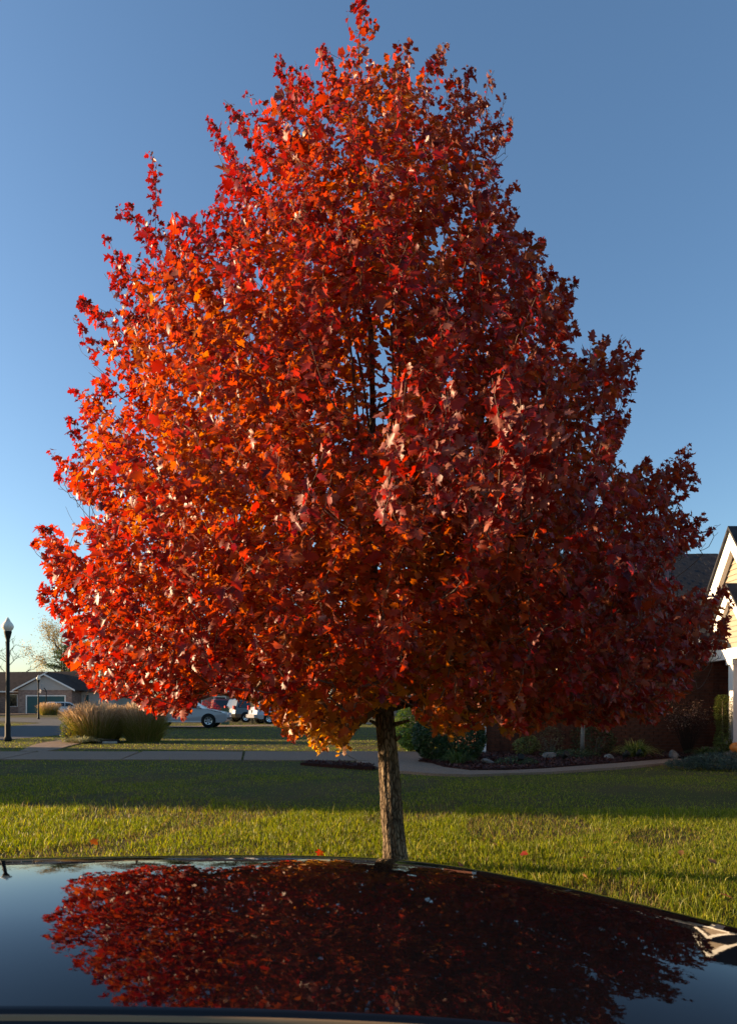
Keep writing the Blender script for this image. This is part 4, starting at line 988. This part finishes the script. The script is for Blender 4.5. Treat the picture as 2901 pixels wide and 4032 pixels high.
def pine(name, label, base, h, r, seed, group):
    rg = np.random.default_rng(seed); z0 = float(gz(base[1])); root = empty(name, (base[0], base[1], z0)); tag(root, label, 'tree', group)
    b = MB(); b.tube([(0, 0, -.1), (0, 0, h * .5), (0, 0, h * .98)], [.28, .18, .03], 10); b.build('trunk', M['far_bark'], root, smooth=True)
    Ps = []; lb = MB()
    for k in range(90):
        z = h * rg.uniform(.14, .97); L = r * (1 - .85 * (z / h)) * rg.uniform(.65, 1.1) + .25; a = rg.uniform(0, 6.283)
        e = np.array([math.cos(a) * L, math.sin(a) * L, z + .12 * L]); s_ = np.array([0, 0, z - .05])
        lb.tube([s_, (s_ + e) / 2 - [0, 0, .05 * L], e], [.05, .035, .012], 4)
        t = rg.uniform(.3, 1, 120)[:, None]
        Ps.append(s_ + (e - s_) * t + rg.normal(0, 1, (120, 3)) * np.array([.30, .30, .14]))
    lb.build('branches', M['far_bark'], root)['kind'] = 'stuff'
    P = np.concatenate(Ps); V, F, C = lens_mass(P, np.array([0, 0, 0.]), .34, [(.03, .065, .02), (.05, .085, .025), (.09, .11, .03)], tmpl=(SPIKE_V, SPIKE_T), up=.2)
    link('crown', tri_mesh('crown', V, F, C), M['green_leaf'], root)['kind'] = 'stuff'
pine('pine_tree', 'dark green pine behind the ranch garage roof', (-45.2, 101), 10.0, 6.0, 4, 'trees behind the houses')
pine('pine_tree', 'dark green pine beyond the parked cars down the street', (-23, 84), 7.5, 4.2, 5, 'trees behind the houses')
far_tree('shade_tree', 'olive green tree behind the black wagon', (-12, 92), 8.5, 5, .25, 5200, .34, [(.05, .075, .02), (.08, .09, .02), (.14, .11, .03)], 'trees behind the houses', 11)
far_tree('shade_tree', 'olive brown tree beyond the driveway past the maple trunk', (2, 86), 8, 5, .25, 5200, .34, [(.06, .075, .02), (.09, .08, .025), (.16, .10, .03)], 'trees behind the houses', 12)
far_tree('shade_tree', 'russet leaved tree between the pine and the red pickup', (-31, 92), 10, 5.5, .25, 6000, .34, [(.12, .07, .025), (.08, .06, .02), (.16, .09, .03)], 'trees behind the houses', 13)
far_tree('shade_tree', 'tall green brown tree behind the red pickup truck', (-20, 104), 11, 6, .25, 6500, .36, [(.05, .065, .02), (.09, .08, .02)], 'trees behind the houses', 14)
far_tree('shade_tree', 'dull green tree behind the silver wagon', (-5, 98), 10.5, 6, .25, 6500, .36, [(.05, .07, .02), (.07, .075, .02)], 'trees behind the houses', 15)
far_tree('shade_tree', 'dark olive tree behind the bright feathery evergreen', (8, 82), 9.5, 6, .25, 6500, .34, [(.04, .055, .018), (.07, .065, .02)], 'trees behind the houses', 16)
def bungalow(label, x, y):
    c = empty('bungalow', (x, y, float(gz(y)))); tag(c, label, 'house')
    part_box('wall', M['tan_brick'], c, -6, 6, 0, 8, 0, 2.7); b = MB(); b.prism([(-.5, 2.7), (8.5, 2.7), (4, 5.0)], 'x', -6.5, 6.5); b.build('roof', M['brown_roof'], c)
    for wx in (-4.5, -1.8, 3.8):
        w = part_box('window', M['white'], c, wx - .7, wx + .7, -.06, 0, .9, 2.2); part_box('pane', M['glass'], w, wx - .6, wx + .6, -.08, -.061, 1.0, 2.1)
    part_box('door', M['teal'], c, .6, 1.5, -.05, 0, 0, 2.1); part_box('fascia', M['white'], c, -6.5, 6.5, -.56, -.51, 2.6, 2.76)
bungalow('low brick bungalow behind the red pickup truck', -15, 77)
bungalow('low brick bungalow far beyond the maple trunk', 2.5, 74)
shrub('red_shrub', 'round bright red shrub in front of the pickup truck', (-11.0, 46.2, .8), (.9, .8, .72), 1500, .11, [(.32, .02, .03), (.22, .012, .02), (.4, .05, .04)])
def post():
    c = empty('wooden_post', (-7.6, 44.5, 0)); tag(c, 'short tan wooden post standing in the grass near the pickup', 'post')
    part_box('shaft', M['wood'], c, -.06, .06, -.06, .06, -.1, .85, bevel=.01); part_box('cap', M['wood'], c, -.075, .075, -.075, .075, .85, .89, bevel=.008)
    c = empty('utility_box', (-9.0, 42.8, 0)); tag(c, 'small green utility pedestal in front of the red shrub', 'utility box')
    part_box('cabinet', M['box_green'], c, -.22, .22, -.2, .2, -.05, .98, bevel=.02); part_box('lid', M['box_green'], c, -.25, .25, -.23, .23, .98, 1.05, bevel=.015)
post()

# ------------------------------------------------------------------ brick house beside the lawn
def pieces(name, boxes, m, parent, focus, limit=300, restname=None, jitter=None):
    """many small blocks: those nearest the focus single objects, the others one joined part"""
    B = sorted(boxes, key=lambda q: (q[0] - focus[0]) ** 2 + (q[1] - focus[1]) ** 2 + (q[2] - focus[2]) ** 2)
    cache = {}
    for x, y, z, sx, sy, sz in B[:limit]:
        k = (round(sx, 3), round(sy, 3), round(sz, 3))
        if k not in cache:
            b = MB(); b.box(-sx / 2, sx / 2, -sy / 2, sy / 2, -sz / 2, sz / 2); cache[k] = b.mesh(name); cache[k].materials.append(m)
        o = bpy.data.objects.new(name, cache[k]); col.objects.link(o); o.parent = parent; o.location = (x, y, z)
    if len(B) > limit:
        b = MB()
        for x, y, z, sx, sy, sz in B[limit:]: b.box(x - sx / 2, x + sx / 2, y - sy / 2, y + sy / 2, z - sz / 2, z + sz / 2)
        me = bpy.data.meshes.new(restname); me.from_pydata(b.v, [], b.f); me.update()
        link(restname, me, m, parent)['kind'] = 'stuff'

def brick_house():
    c = empty('brick_house', (5.3, 17, 0)); tag(c, 'dark red brick house with black shingle roof and white gables', 'house')
    O = Vector((5.3, 17, 0))
    def L(x, y, z): return (x - O.x, y - O.y, z)
    def bx(name, m, x0, x1, y0, y1, z0, z1, parent=c, bevel=0): return part_box(name, m, parent, x0 - O.x, x1 - O.x, y0 - O.y, y1 - O.y, z0, z1, bevel)
    wall = bx('wall', M['brick_mortar'], 2.72, 8.53, 15.66, 22.3, 0, 2.5)
    bw, bh, g = .203, .064, .011; rows = int(2.44 / (bh + g)); bricks = []
    for r in range(rows):
        z = .02 + r * (bh + g) + bh / 2; x = 2.70 + (0 if r % 2 == 0 else bw / 2 + g)
        if r % 2: bricks.append((*L(2.70 + bw / 4, 15.65, z), bw / 2, .045 + rng.uniform(-.003, .003), bh))
        while x + bw < 8.51:
            bricks.append((*L(x + bw / 2, 15.65, z), bw, round(.045 + rng.choice([-.004, 0, .004]), 3), bh)); x += bw + g
    pieces('brick', bricks, M['brick'], wall, L(6.2, 15.6, .9), 300, 'brick_courses')
    side = []
    for r in range(rows):
        z = .02 + r * (bh + g) + bh / 2; y = 15.70 + (0 if r % 2 == 0 else bw / 2)
        while y + bw < 22.3: side.append((*L(2.71, y + bw / 2, z), .045, bw, bh)); y += bw + g
    pieces('brick', side, M['brick'], wall, L(0, 0, 0), 0, 'side_brick_courses')
    bx('corner_board', M['white'], 2.60, 2.69, 15.57, 15.66, 0, 2.44)
    bx('frieze', M['white'], 2.60, 8.2, 15.56, 15.62, 2.30, 2.52)
    bx('soffit', M['white'], 2.3, 8.2, 15.26, 15.62, 2.523, 2.56); bx('gutter', M['white'], 2.3, 7.75, 15.16, 15.262, 2.50, 2.62, bevel=.01)
    # roof deck and shingles
    zE, zR, yE, yR = 2.56, 5.36, 15.25, 18.95
    rb = MB(); rb.prism([(yE - O.y, zE), (yR - O.y, zR), (22.65 - O.y, zE)], 'x', 2.3 - O.x, 10.5 - O.x); roof = rb.build('roof', M['shingle'], c)
    sl = math.atan2(zR - zE, yR - yE); SL = math.hypot(zR - zE, yR - yE); exps = .145
    me = MB(); me.box(-.148, .148, -.09, .09, -.006, .006); me = me.mesh('shingle'); me.materials.append(M['shingle'])
    tabs = []
    for r in range(int(SL / exps)):
        s = .05 + r * exps; x = 2.32 + (.15 if r % 2 else 0)
        while x < 9.6: tabs.append((x + .15, s)); x += .302
    tabs.sort(key=lambda t: (t[0] - 7.2) ** 2 + (t[1] - 3.0) ** 2)
    rot = Matrix.Rotation(sl + R(2.5), 4, 'X')
    rest = MB()
    for i, (x, s) in enumerate(tabs):
        p = Vector((x - O.x, yE + s * math.cos(sl) - O.y, zE + s * math.sin(sl))) + Vector((0, -math.sin(sl), math.cos(sl))) * (.012 + .003 * ((i * 7) % 3))
        if i < 300:
            o = bpy.data.objects.new('shingle', me); col.objects.link(o); o.parent = roof; o.matrix_local = Matrix.Translation(p) @ rot
        else:
            mm = Matrix.Translation(p) @ rot; rest.add([mm @ v.co for v in me.vertices], [tuple(q.vertices) for q in me.polygons])
    m2 = bpy.data.meshes.new('shingle_courses'); m2.from_pydata(rest.v, [], rest.f); link('shingle_courses', m2, M['shingle'], roof)['kind'] = 'stuff'
    # tall white gable of the front wing, facing the low sun
    gx, py, pz, hw = 8.54, 15.75, 5.0, 2.15; slope = 1.33; fz = pz - hw * slope
    bx('wing_wall', M['brick'], gx, 14, 10.6, 17.9, 0, fz + .02)
    core = MB(); core.prism([(py - hw - O.y, fz), (py + hw - O.y, fz), (py - O.y, pz)], 'x', gx + .02 - O.x, 14 - O.x); core.build('gable_wall', M['siding'], c)
    z = fz + .05
    while z < pz - .14:
        w_ = (pz - z - .12) / slope
        b = MB(); b.add([(gx - O.x - .03, py - w_ - O.y, z), (gx - O.x - .03, py + w_ - O.y, z), (gx - O.x - .008, py + w_ - .09 - O.y, z + .125), (gx - O.x - .008, py - w_ + .09 - O.y, z + .125), (gx + .02 - O.x, py - w_ - O.y, z), (gx + .02 - O.x, py + w_ - O.y, z)], [(0, 1, 2, 3), (0, 4, 5, 1)]); b.build('plank', M['siding'], c); z += .125
    for s in (-1, 1):
        b = MB(); e = py + s * (hw + .35); ze = pz - (hw + .35) * slope
        b.prism([(py - O.y, pz - .26), (py - O.y, pz + .22), (e - O.y, ze + .22), (e - O.y, ze - .26)], 'x', gx - .16 - O.x, gx - .05 - O.x); b.build('barge_board', M['white'], c)
        b = MB(); b.prism([(py - O.y, pz + .222), (py - O.y, pz + .30), (e - O.y + s * .04, ze + .25), (e - O.y + s * .04, ze + .17)] if s > 0 else [(py - O.y, pz + .222), (py - O.y, pz + .30), (e - O.y - .04, ze + .25), (e - O.y - .04, ze + .17)], 'x', gx - .22 - O.x, 14 - O.x); b.build('wing_roof', M['shingle'], c)
    # lower porch gable with its post
    gx2, py2, pz2, hw2, sl2 = 8.02, 14.95, 3.62, 1.0, 1.25; fz2 = pz2 - hw2 * sl2
    b = MB(); b.prism([(py2 - hw2 - O.y, fz2), (py2 + hw2 - O.y, fz2), (py2 - O.y, pz2)], 'x', gx2 + .02 - O.x, gx - .18 - O.x); b.build('porch_gable', M['siding'], c)
    z = fz2 + .03
    while z < pz2 - .14:
        w_ = (pz2 - z - .1) / sl2
        b = MB(); b.add([(gx2 - O.x - .02, py2 - w_ - O.y, z), (gx2 - O.x - .02, py2 + w_ - O.y, z), (gx2 - O.x + .0, py2 + w_ - .09 - O.y, z + .12), (gx2 - O.x + .0, py2 - w_ + .09 - O.y, z + .12)], [(0, 1, 2, 3)]); b.build('plank', M['siding'], c); z += .12
    for s in (-1, 1):
        b = MB(); e = py2 + s * (hw2 + .2); ze = pz2 - (hw2 + .2) * sl2
        b.prism([(py2 - O.y, pz2 - .17), (py2 - O.y, pz2 + .15), (e - O.y, ze + .15), (e - O.y, ze - .17)], 'x', gx2 - .12 - O.x, gx2 - .03 - O.x); b.build('barge_board', M['white'], c)
        b = MB(); b.prism([(py2 - O.y, pz2 + .152), (py2 - O.y, pz2 + .21), (e - O.y + s * .03, ze + .17), (e - O.y + s * .03, ze + .10)], 'x', gx2 - .16 - O.x, gx - .16 - O.x); b.build('porch_roof', M['shingle'], c)
    bx('porch_beam', M['white'], gx2 - .27, gx2 - .125, py2 - hw2 - .1, py2 + hw2 - .2, fz2 - .24, fz2 - .004)
    p = MB(); p.box(-.13, .13, -.13, .13, .19, .38); p.box(-.095, .095, -.095, .095, .38, fz2 - .36); p.box(-.13, .13, -.13, .13, fz2 - .36, fz2 - .242)
    p.build('porch_post', M['white'], c, loc=L(gx2 - .15, 14.6, 0))
    bx('porch_slab', M['concrete'], 7.62, 9.5, 13.6, 15.6, 0, .19, bevel=.01)
    # arched window in the sunny wing wall
    wy = 12.6
    a = [(wy - .5 - O.y, .8), (wy + .5 - O.y, .8), (wy + .5 - O.y, 1.7)] + [(wy + .5 * math.cos(t * math.pi / 8) - O.y, 1.7 + .35 * math.sin(t * math.pi / 8)) for t in range(1, 8)] + [(wy - .5 - O.y, 1.7)]
    b = MB(); b.prism([((q[0] - wy + O.y) * 1.16 + wy - O.y, (q[1] - 1.3) * 1.12 + 1.3) for q in a], 'x', gx - .05 - O.x, gx + .01 - O.x); wf = b.build('window', M['white'], c)
    b = MB(); b.prism(a, 'x', gx - .06 - O.x, gx - .052 - O.x); b.build('pane', M['glass'], wf)
    b = MB(); gx3, py3, pz3 = gx - .03, 12.5, 3.9
    b.prism([(10.5 - O.y, 2.2), (14.3 - O.y, 2.2), (py3 - O.y, pz3)], 'x', gx3 - O.x, 13 - O.x); b.build('front_gable', M['siding'], c)
    for s in (-1, 1):
        b = MB(); e = py3 + s * 2.2; ze = 2.05
        b.prism([(py3 - O.y, pz3), (py3 - O.y, pz3 + .2), (e - O.y, ze + .2), (e - O.y, ze)], 'x', gx3 - .14 - O.x, gx3 - .01 - O.x); b.build('barge_board', M['white'], c)
        b = MB(); b.prism([(py3 - O.y, pz3 + .202), (py3 - O.y, pz3 + .27), (e - O.y, ze + .27), (e - O.y, ze + .202)], 'x', gx3 - .18 - O.x, 13 - O.x); b.build('wing_roof', M['shingle'], c)
brick_house()

# plants and stones in front of the house
def rock(label, loc, r, seed):
    rg = np.random.default_rng(seed); bm = bmesh.new()
    for p in unit(rg.standard_normal((16, 3))) * rg.uniform(.8, 1.05, (16, 1)): bm.verts.new((p[0] * r[0], p[1] * r[1], p[2] * r[2]))
    h = bmesh.ops.convex_hull(bm, input=bm.verts); bmesh.ops.delete(bm, geom=[g for g in h['geom_interior'] if isinstance(g, bmesh.types.BMVert)], context='VERTS')
    bmesh.ops.bevel(bm, geom=list(bm.edges), offset=min(r) * .12, segments=2, affect='EDGES')
    me = bpy.data.meshes.new('rock'); bm.to_mesh(me); bm.free()
    o = link('garden_rock', me, M['rock'], None, (loc[0], loc[1], .05 + r[2] * .35)); o.rotation_euler = (0, 0, rg.uniform(0, 6))
    tag(o, label, 'rock', 'rocks in the planting bed')
rock('whitish garden rock beside the spiky tuft near the round evergreen', (2.2, 12.55, 0), (.18, .14, .10), 1)
rock('grey slanting garden rock behind the second spotlight', (3.7, 13.9, 0), (.24, .13, .11), 2)
rock('flat pale garden rock next to the yellow green lily clump', (4.85, 13.7, 0), (.17, .12, .09), 3)
rock('pointed grey garden rock under the brown seedy shrub', (6.35, 14.2, 0), (.13, .11, .13), 4)
DG = [(.018, .040, .012), (.028, .055, .015), (.012, .028, .01)]
shrub('round_evergreen', 'wide round dark evergreen shrub at the corner of the walk', (1.6, 13.5, .46), (.76, .66, .54), 15000, .06, [(.022, .052, .012), (.034, .070, .016), (.014, .034, .01)], shell=.8, lump=.14, up=.5)
shrub('bright_evergreen', 'bright green feathery evergreen behind the round dark shrub', (1.05, 16.9, .55), (.42, .42, .62), 3800, .08, [(.10, .17, .02), (.07, .13, .018), (.15, .20, .03)], shell=.6, lump=.3, up=.8)
tuft('lily_turf', 'low spiky green tuft between the round evergreen and whitish rock', (1.62, 12.45, .05), .34, .30, 320, [(.05, .09, .02), (.07, .11, .025), (.10, .12, .03)], .009, seed=21)
shrub('ground_cover', 'low creeping green ground cover beside the whitish rock', (2.75, 12.45, .08), (.42, .3, .10), 1500, .035, [(.035, .06, .025), (.05, .08, .03)], stem=False)
shrub('ground_cover', 'low creeping green ground cover in front of the sapling', (4.2, 14.1, .10), (.55, .35, .13), 1500, .045, [(.03, .055, .02), (.05, .075, .025)], stem=False)
shrub('lime_shrub', 'small lime green shrub against the brick wall', (3.4, 14.7, .27), (.27, .24, .22), 900, .055, [(.12, .14, .03), (.16, .17, .04), (.08, .10, .02)])
shrub('pale_flower_shrub', 'pale brown flower stalks standing beside the lime shrub', (3.95, 14.8, .42), (.34, .25, .34), 700, .05, [(.22, .19, .10), (.16, .15, .07), (.10, .10, .04)], up=1.4)
tuft('lily_clump', 'yellow green arching lily clump beside the flat pale rock', (5.55, 14.1, .05), .48, .46, 300, [(.16, .18, .03), (.22, .22, .05), (.10, .14, .03), (.28, .25, .06)], .014, seed=22)
tuft('lily_clump', 'dark green low lily clump near the columnar evergreen', (7.0, 14.15, .05), .40, .30, 240, [(.05, .08, .02), (.07, .10, .025), (.03, .05, .015)], .012, seed=23)
shrub('dark_shrub', 'dull green leafy shrub behind the yellow green lily clump', (5.0, 15.0, .38), (.5, .3, .38), 1400, .06, [(.035, .05, .018), (.055, .065, .02)])
def seedy():
    c = empty('seedy_shrub', (6.95, 14.85, .05)); tag(c, 'brown twiggy shrub with pale seed heads against the brick wall', 'shrub')
    b = MB(); tips = []
    for k in range(70):
        a = rng.uniform(0, 6.28); sp = rng.uniform(.1, .66); h = rng.uniform(.75, 1.22)
        p = [(0.03 * math.cos(a), .03 * math.sin(a), -.03), (sp * .4 * math.cos(a), sp * .3 * math.sin(a), h * .5), (sp * math.cos(a), sp * .6 * math.sin(a), h)]
        b.tube(p, [.008, .005, .002], 4)
        for t in rng.uniform(.5, 1, 16): tips.append(np.array(p[1]) * (1 - t) * 2 * .5 + np.array(p[2]) * t + rng.normal(0, .045, 3))
    b.build('stems', M['dark_twig'], c)
    V, F, C = lens_mass(np.array(tips), np.array([0, 0, .5]), .04, [(.14, .07, .055), (.22, .14, .10), (.06, .03, .024), (.09, .055, .03)])
    link('foliage', tri_mesh('seeds', V, F, C), M['green_leaf'], c)['kind'] = 'stuff'
seedy()
def sapling():
    c = empty('sapling', (4.55, 14.5, .04)); tag(c, 'slim pale trunked sapling in front of the brick wall', 'tree')
    b = MB(); b.tube([(0, 0, -.05), (.02, 0, .6), (-.06, 0, 1.2), (-.1, 0, 1.9)], [.05, .042, .032, .012], 10); b.build('trunk', M['rock'], c, smooth=True)
    P = blob_points(900, (-.08, 0, 1.75), (.62, .5, .55), .2); b = MB()
    for q in P[:40]: b.tube([(-.07, 0, 1.3), tuple((np.array([-.07, 0, 1.45]) + q) / 2), tuple(q)], [.012, .008, .003], 4)
    b.build('branches', M['twig'], c)['kind'] = 'stuff'
    V, F, C = lens_mass(P, np.array([0, 0, 1.5]), .07, [(.20, .19, .07), (.14, .15, .05), (.28, .22, .08)]); link('crown', tri_mesh('crown', V, F, C), M['green_leaf'], c)['kind'] = 'stuff'
sapling()
def columnar():
    c = empty('columnar_evergreen', (7.55, 14.5, .03)); tag(c, 'narrow columnar evergreen beside the white porch post', 'shrub')
    n = 4200; z = rng.uniform(.05, 1.33, n); a = rng.uniform(0, 6.283, n); r = (.15 + .03 * np.sin(z * 9 + a * 2)) * np.clip((1.40 - z) / .12, .4, 1) * np.clip(z / .2 + .5, 0, 1) * np.sqrt(rng.uniform(.35, 1, n))
    P = np.stack([r * np.cos(a), r * np.sin(a), z], 1)
    V, F, C = lens_mass(P, np.array([0, 0, .4]), .045, [(.10, .13, .025), (.07, .10, .02), (.16, .17, .04)], up=1.0); link('foliage', tri_mesh('columnar', V, F, C), M['green_leaf'], c)['kind'] = 'stuff'
    b = MB(); b.tube([(0, 0, -.05), (0, 0, 1.2)], [.03, .01], 8); b.build('trunk', M['far_bark'], c)
columnar()
shrub('spreading_juniper', 'low blue green spreading juniper at the lawn edge by the walk', (6.35, 12.1, .10), (.95, .42, .17), 6500, .07, [(.035, .055, .04), (.05, .075, .05), (.025, .04, .03)], shell=.5, lump=.3, tmpl=(SPIKE_V, SPIKE_T), up=.3)
def spot(label, x, y, a):
    c = empty('garden_spotlight', (x, y, .04), a); tag(c, label, 'garden light', 'black lights in the planting bed')
    b = MB(); b.tube([(0, 0, -.03), (0, 0, .10)], .012, 8); b.build('stake', M['iron'], c)
    b = MB(); b.lathe([(.02, 0), (.045, .01), (.06, .11), (.066, .13), (.05, .125)], 14); o = b.build('housing', M['iron'], c, smooth=True); o.location = (0, 0, .09); o.rotation_euler = (R(50), 0, 0)
    b = MB(); b.lathe([(.0, .118), (.05, .120), (.05, .123), (0, .123)], 14); o2 = b.build('lens', M['glass'], o)
for x, y, a, lb in ((2.75, 12.35, 0, 'black garden spotlight in the creeping green ground cover'), (3.75, 13.1, .5, 'black garden spotlight before the grey slanting rock'), (5.0, 13.35, 1, 'black garden spotlight before the flat pale rock'), (5.4, 13.7, 1.4, 'black garden spotlight at the foot of the yellow green lilies')): spot(lb, x, y, a)
def pumpkin():
    st = MB(); st.box(-.32, .35, -.2, .25, 0, .17); o = st.build('stone_step', M['rock'], None, bevel=.015, loc=(7.50, 13.75, .0)); tag(o, 'pale stone block step under the orange pumpkin', 'step')
    c = empty('pumpkin', (7.47, 13.72, .17)); tag(c, 'orange ribbed pumpkin resting on the pale stone step', 'pumpkin')
    v, f = [], []; nu, nv = 40, 14
    for i in range(nv + 1):
        t = math.pi * i / nv
        for j in range(nu):
            a = 2 * math.pi * j / nu; rr = .17 * math.sin(t) * (1 - .10 * abs(math.sin(a * 5)) ** .5 * -1 - .08)
            v.append((rr * math.cos(a), rr * math.sin(a), .115 - .115 * math.cos(t) * (1 - .25 * math.exp(-(math.sin(t) / .3) ** 2))))
    for i in range(nv):
        for j in range(nu): f.append((i * nu + j, i * nu + (j + 1) % nu, (i + 1) * nu + (j + 1) % nu, (i + 1) * nu + j))
    b = MB(); b.add(v, f); b.build('flesh', M['pumpkin'], c, smooth=True)
    b = MB(); b.tube([(0, 0, .19), (.01, 0, .24), (.04, 0, .27)], [.025, .018, .016], 6); b.build('stalk', M['wood'], c)
pumpkin()

# ------------------------------------------------------------------ houses and trees across the side street, whose shade falls over the lawn
def two_storey(label, x0, x1, y0, y1, ze, zr, group):
    c = empty('two_storey_house', ((x0 + x1) / 2, (y0 + y1) / 2, 0)); tag(c, label, 'house', group)
    hx, hy = (x1 - x0) / 2, (y1 - y0) / 2
    part_box('wall', M['tan_brick'], c, -hx, hx, -hy, hy, 0, ze)
    b = MB(); b.prism([(-hx - .4, ze), (hx + .4, ze), (0, zr)], 'y', -hy - .3, hy + .3); b.build('roof', M['brown_roof'], c)
    for k in range(4):
        for z in (.9, 3.6):
            yy = -hy + (k + .5) * 2 * hy / 4; w = part_box('window', M['white'], c, hx, hx + .04, yy - .55, yy + .55, z, z + 1.4); part_box('pane', M['glass'], w, hx + .041, hx + .05, yy - .48, yy + .48, z + .07, z + 1.33)
    part_box('door', M['teal'], c, hx, hx + .05, -.1 - hy * .02, .9, 0, .85)
two_storey('brick two storey house across the side street facing the lawn', -38, -29, 13.75, 21.8, 6.0, 9.0, 'houses across the side street')
two_storey('brick two storey house across the side street facing the silver sedan', -40, -31, 29.6, 42, 6.0, 9.4, 'houses across the side street')
far_tree('street_tree', 'leafless tree between the houses across the side street', (-27, 25.2), 7, 1.5, .32, 0, .2, [(.2, .1, .05)], 'trees across the side street', 21, bare=True)

print('objects', len(bpy.data.objects), 'tris', sum(len(o.data.polygons) for o in bpy.data.objects if o.type == 'MESH'))
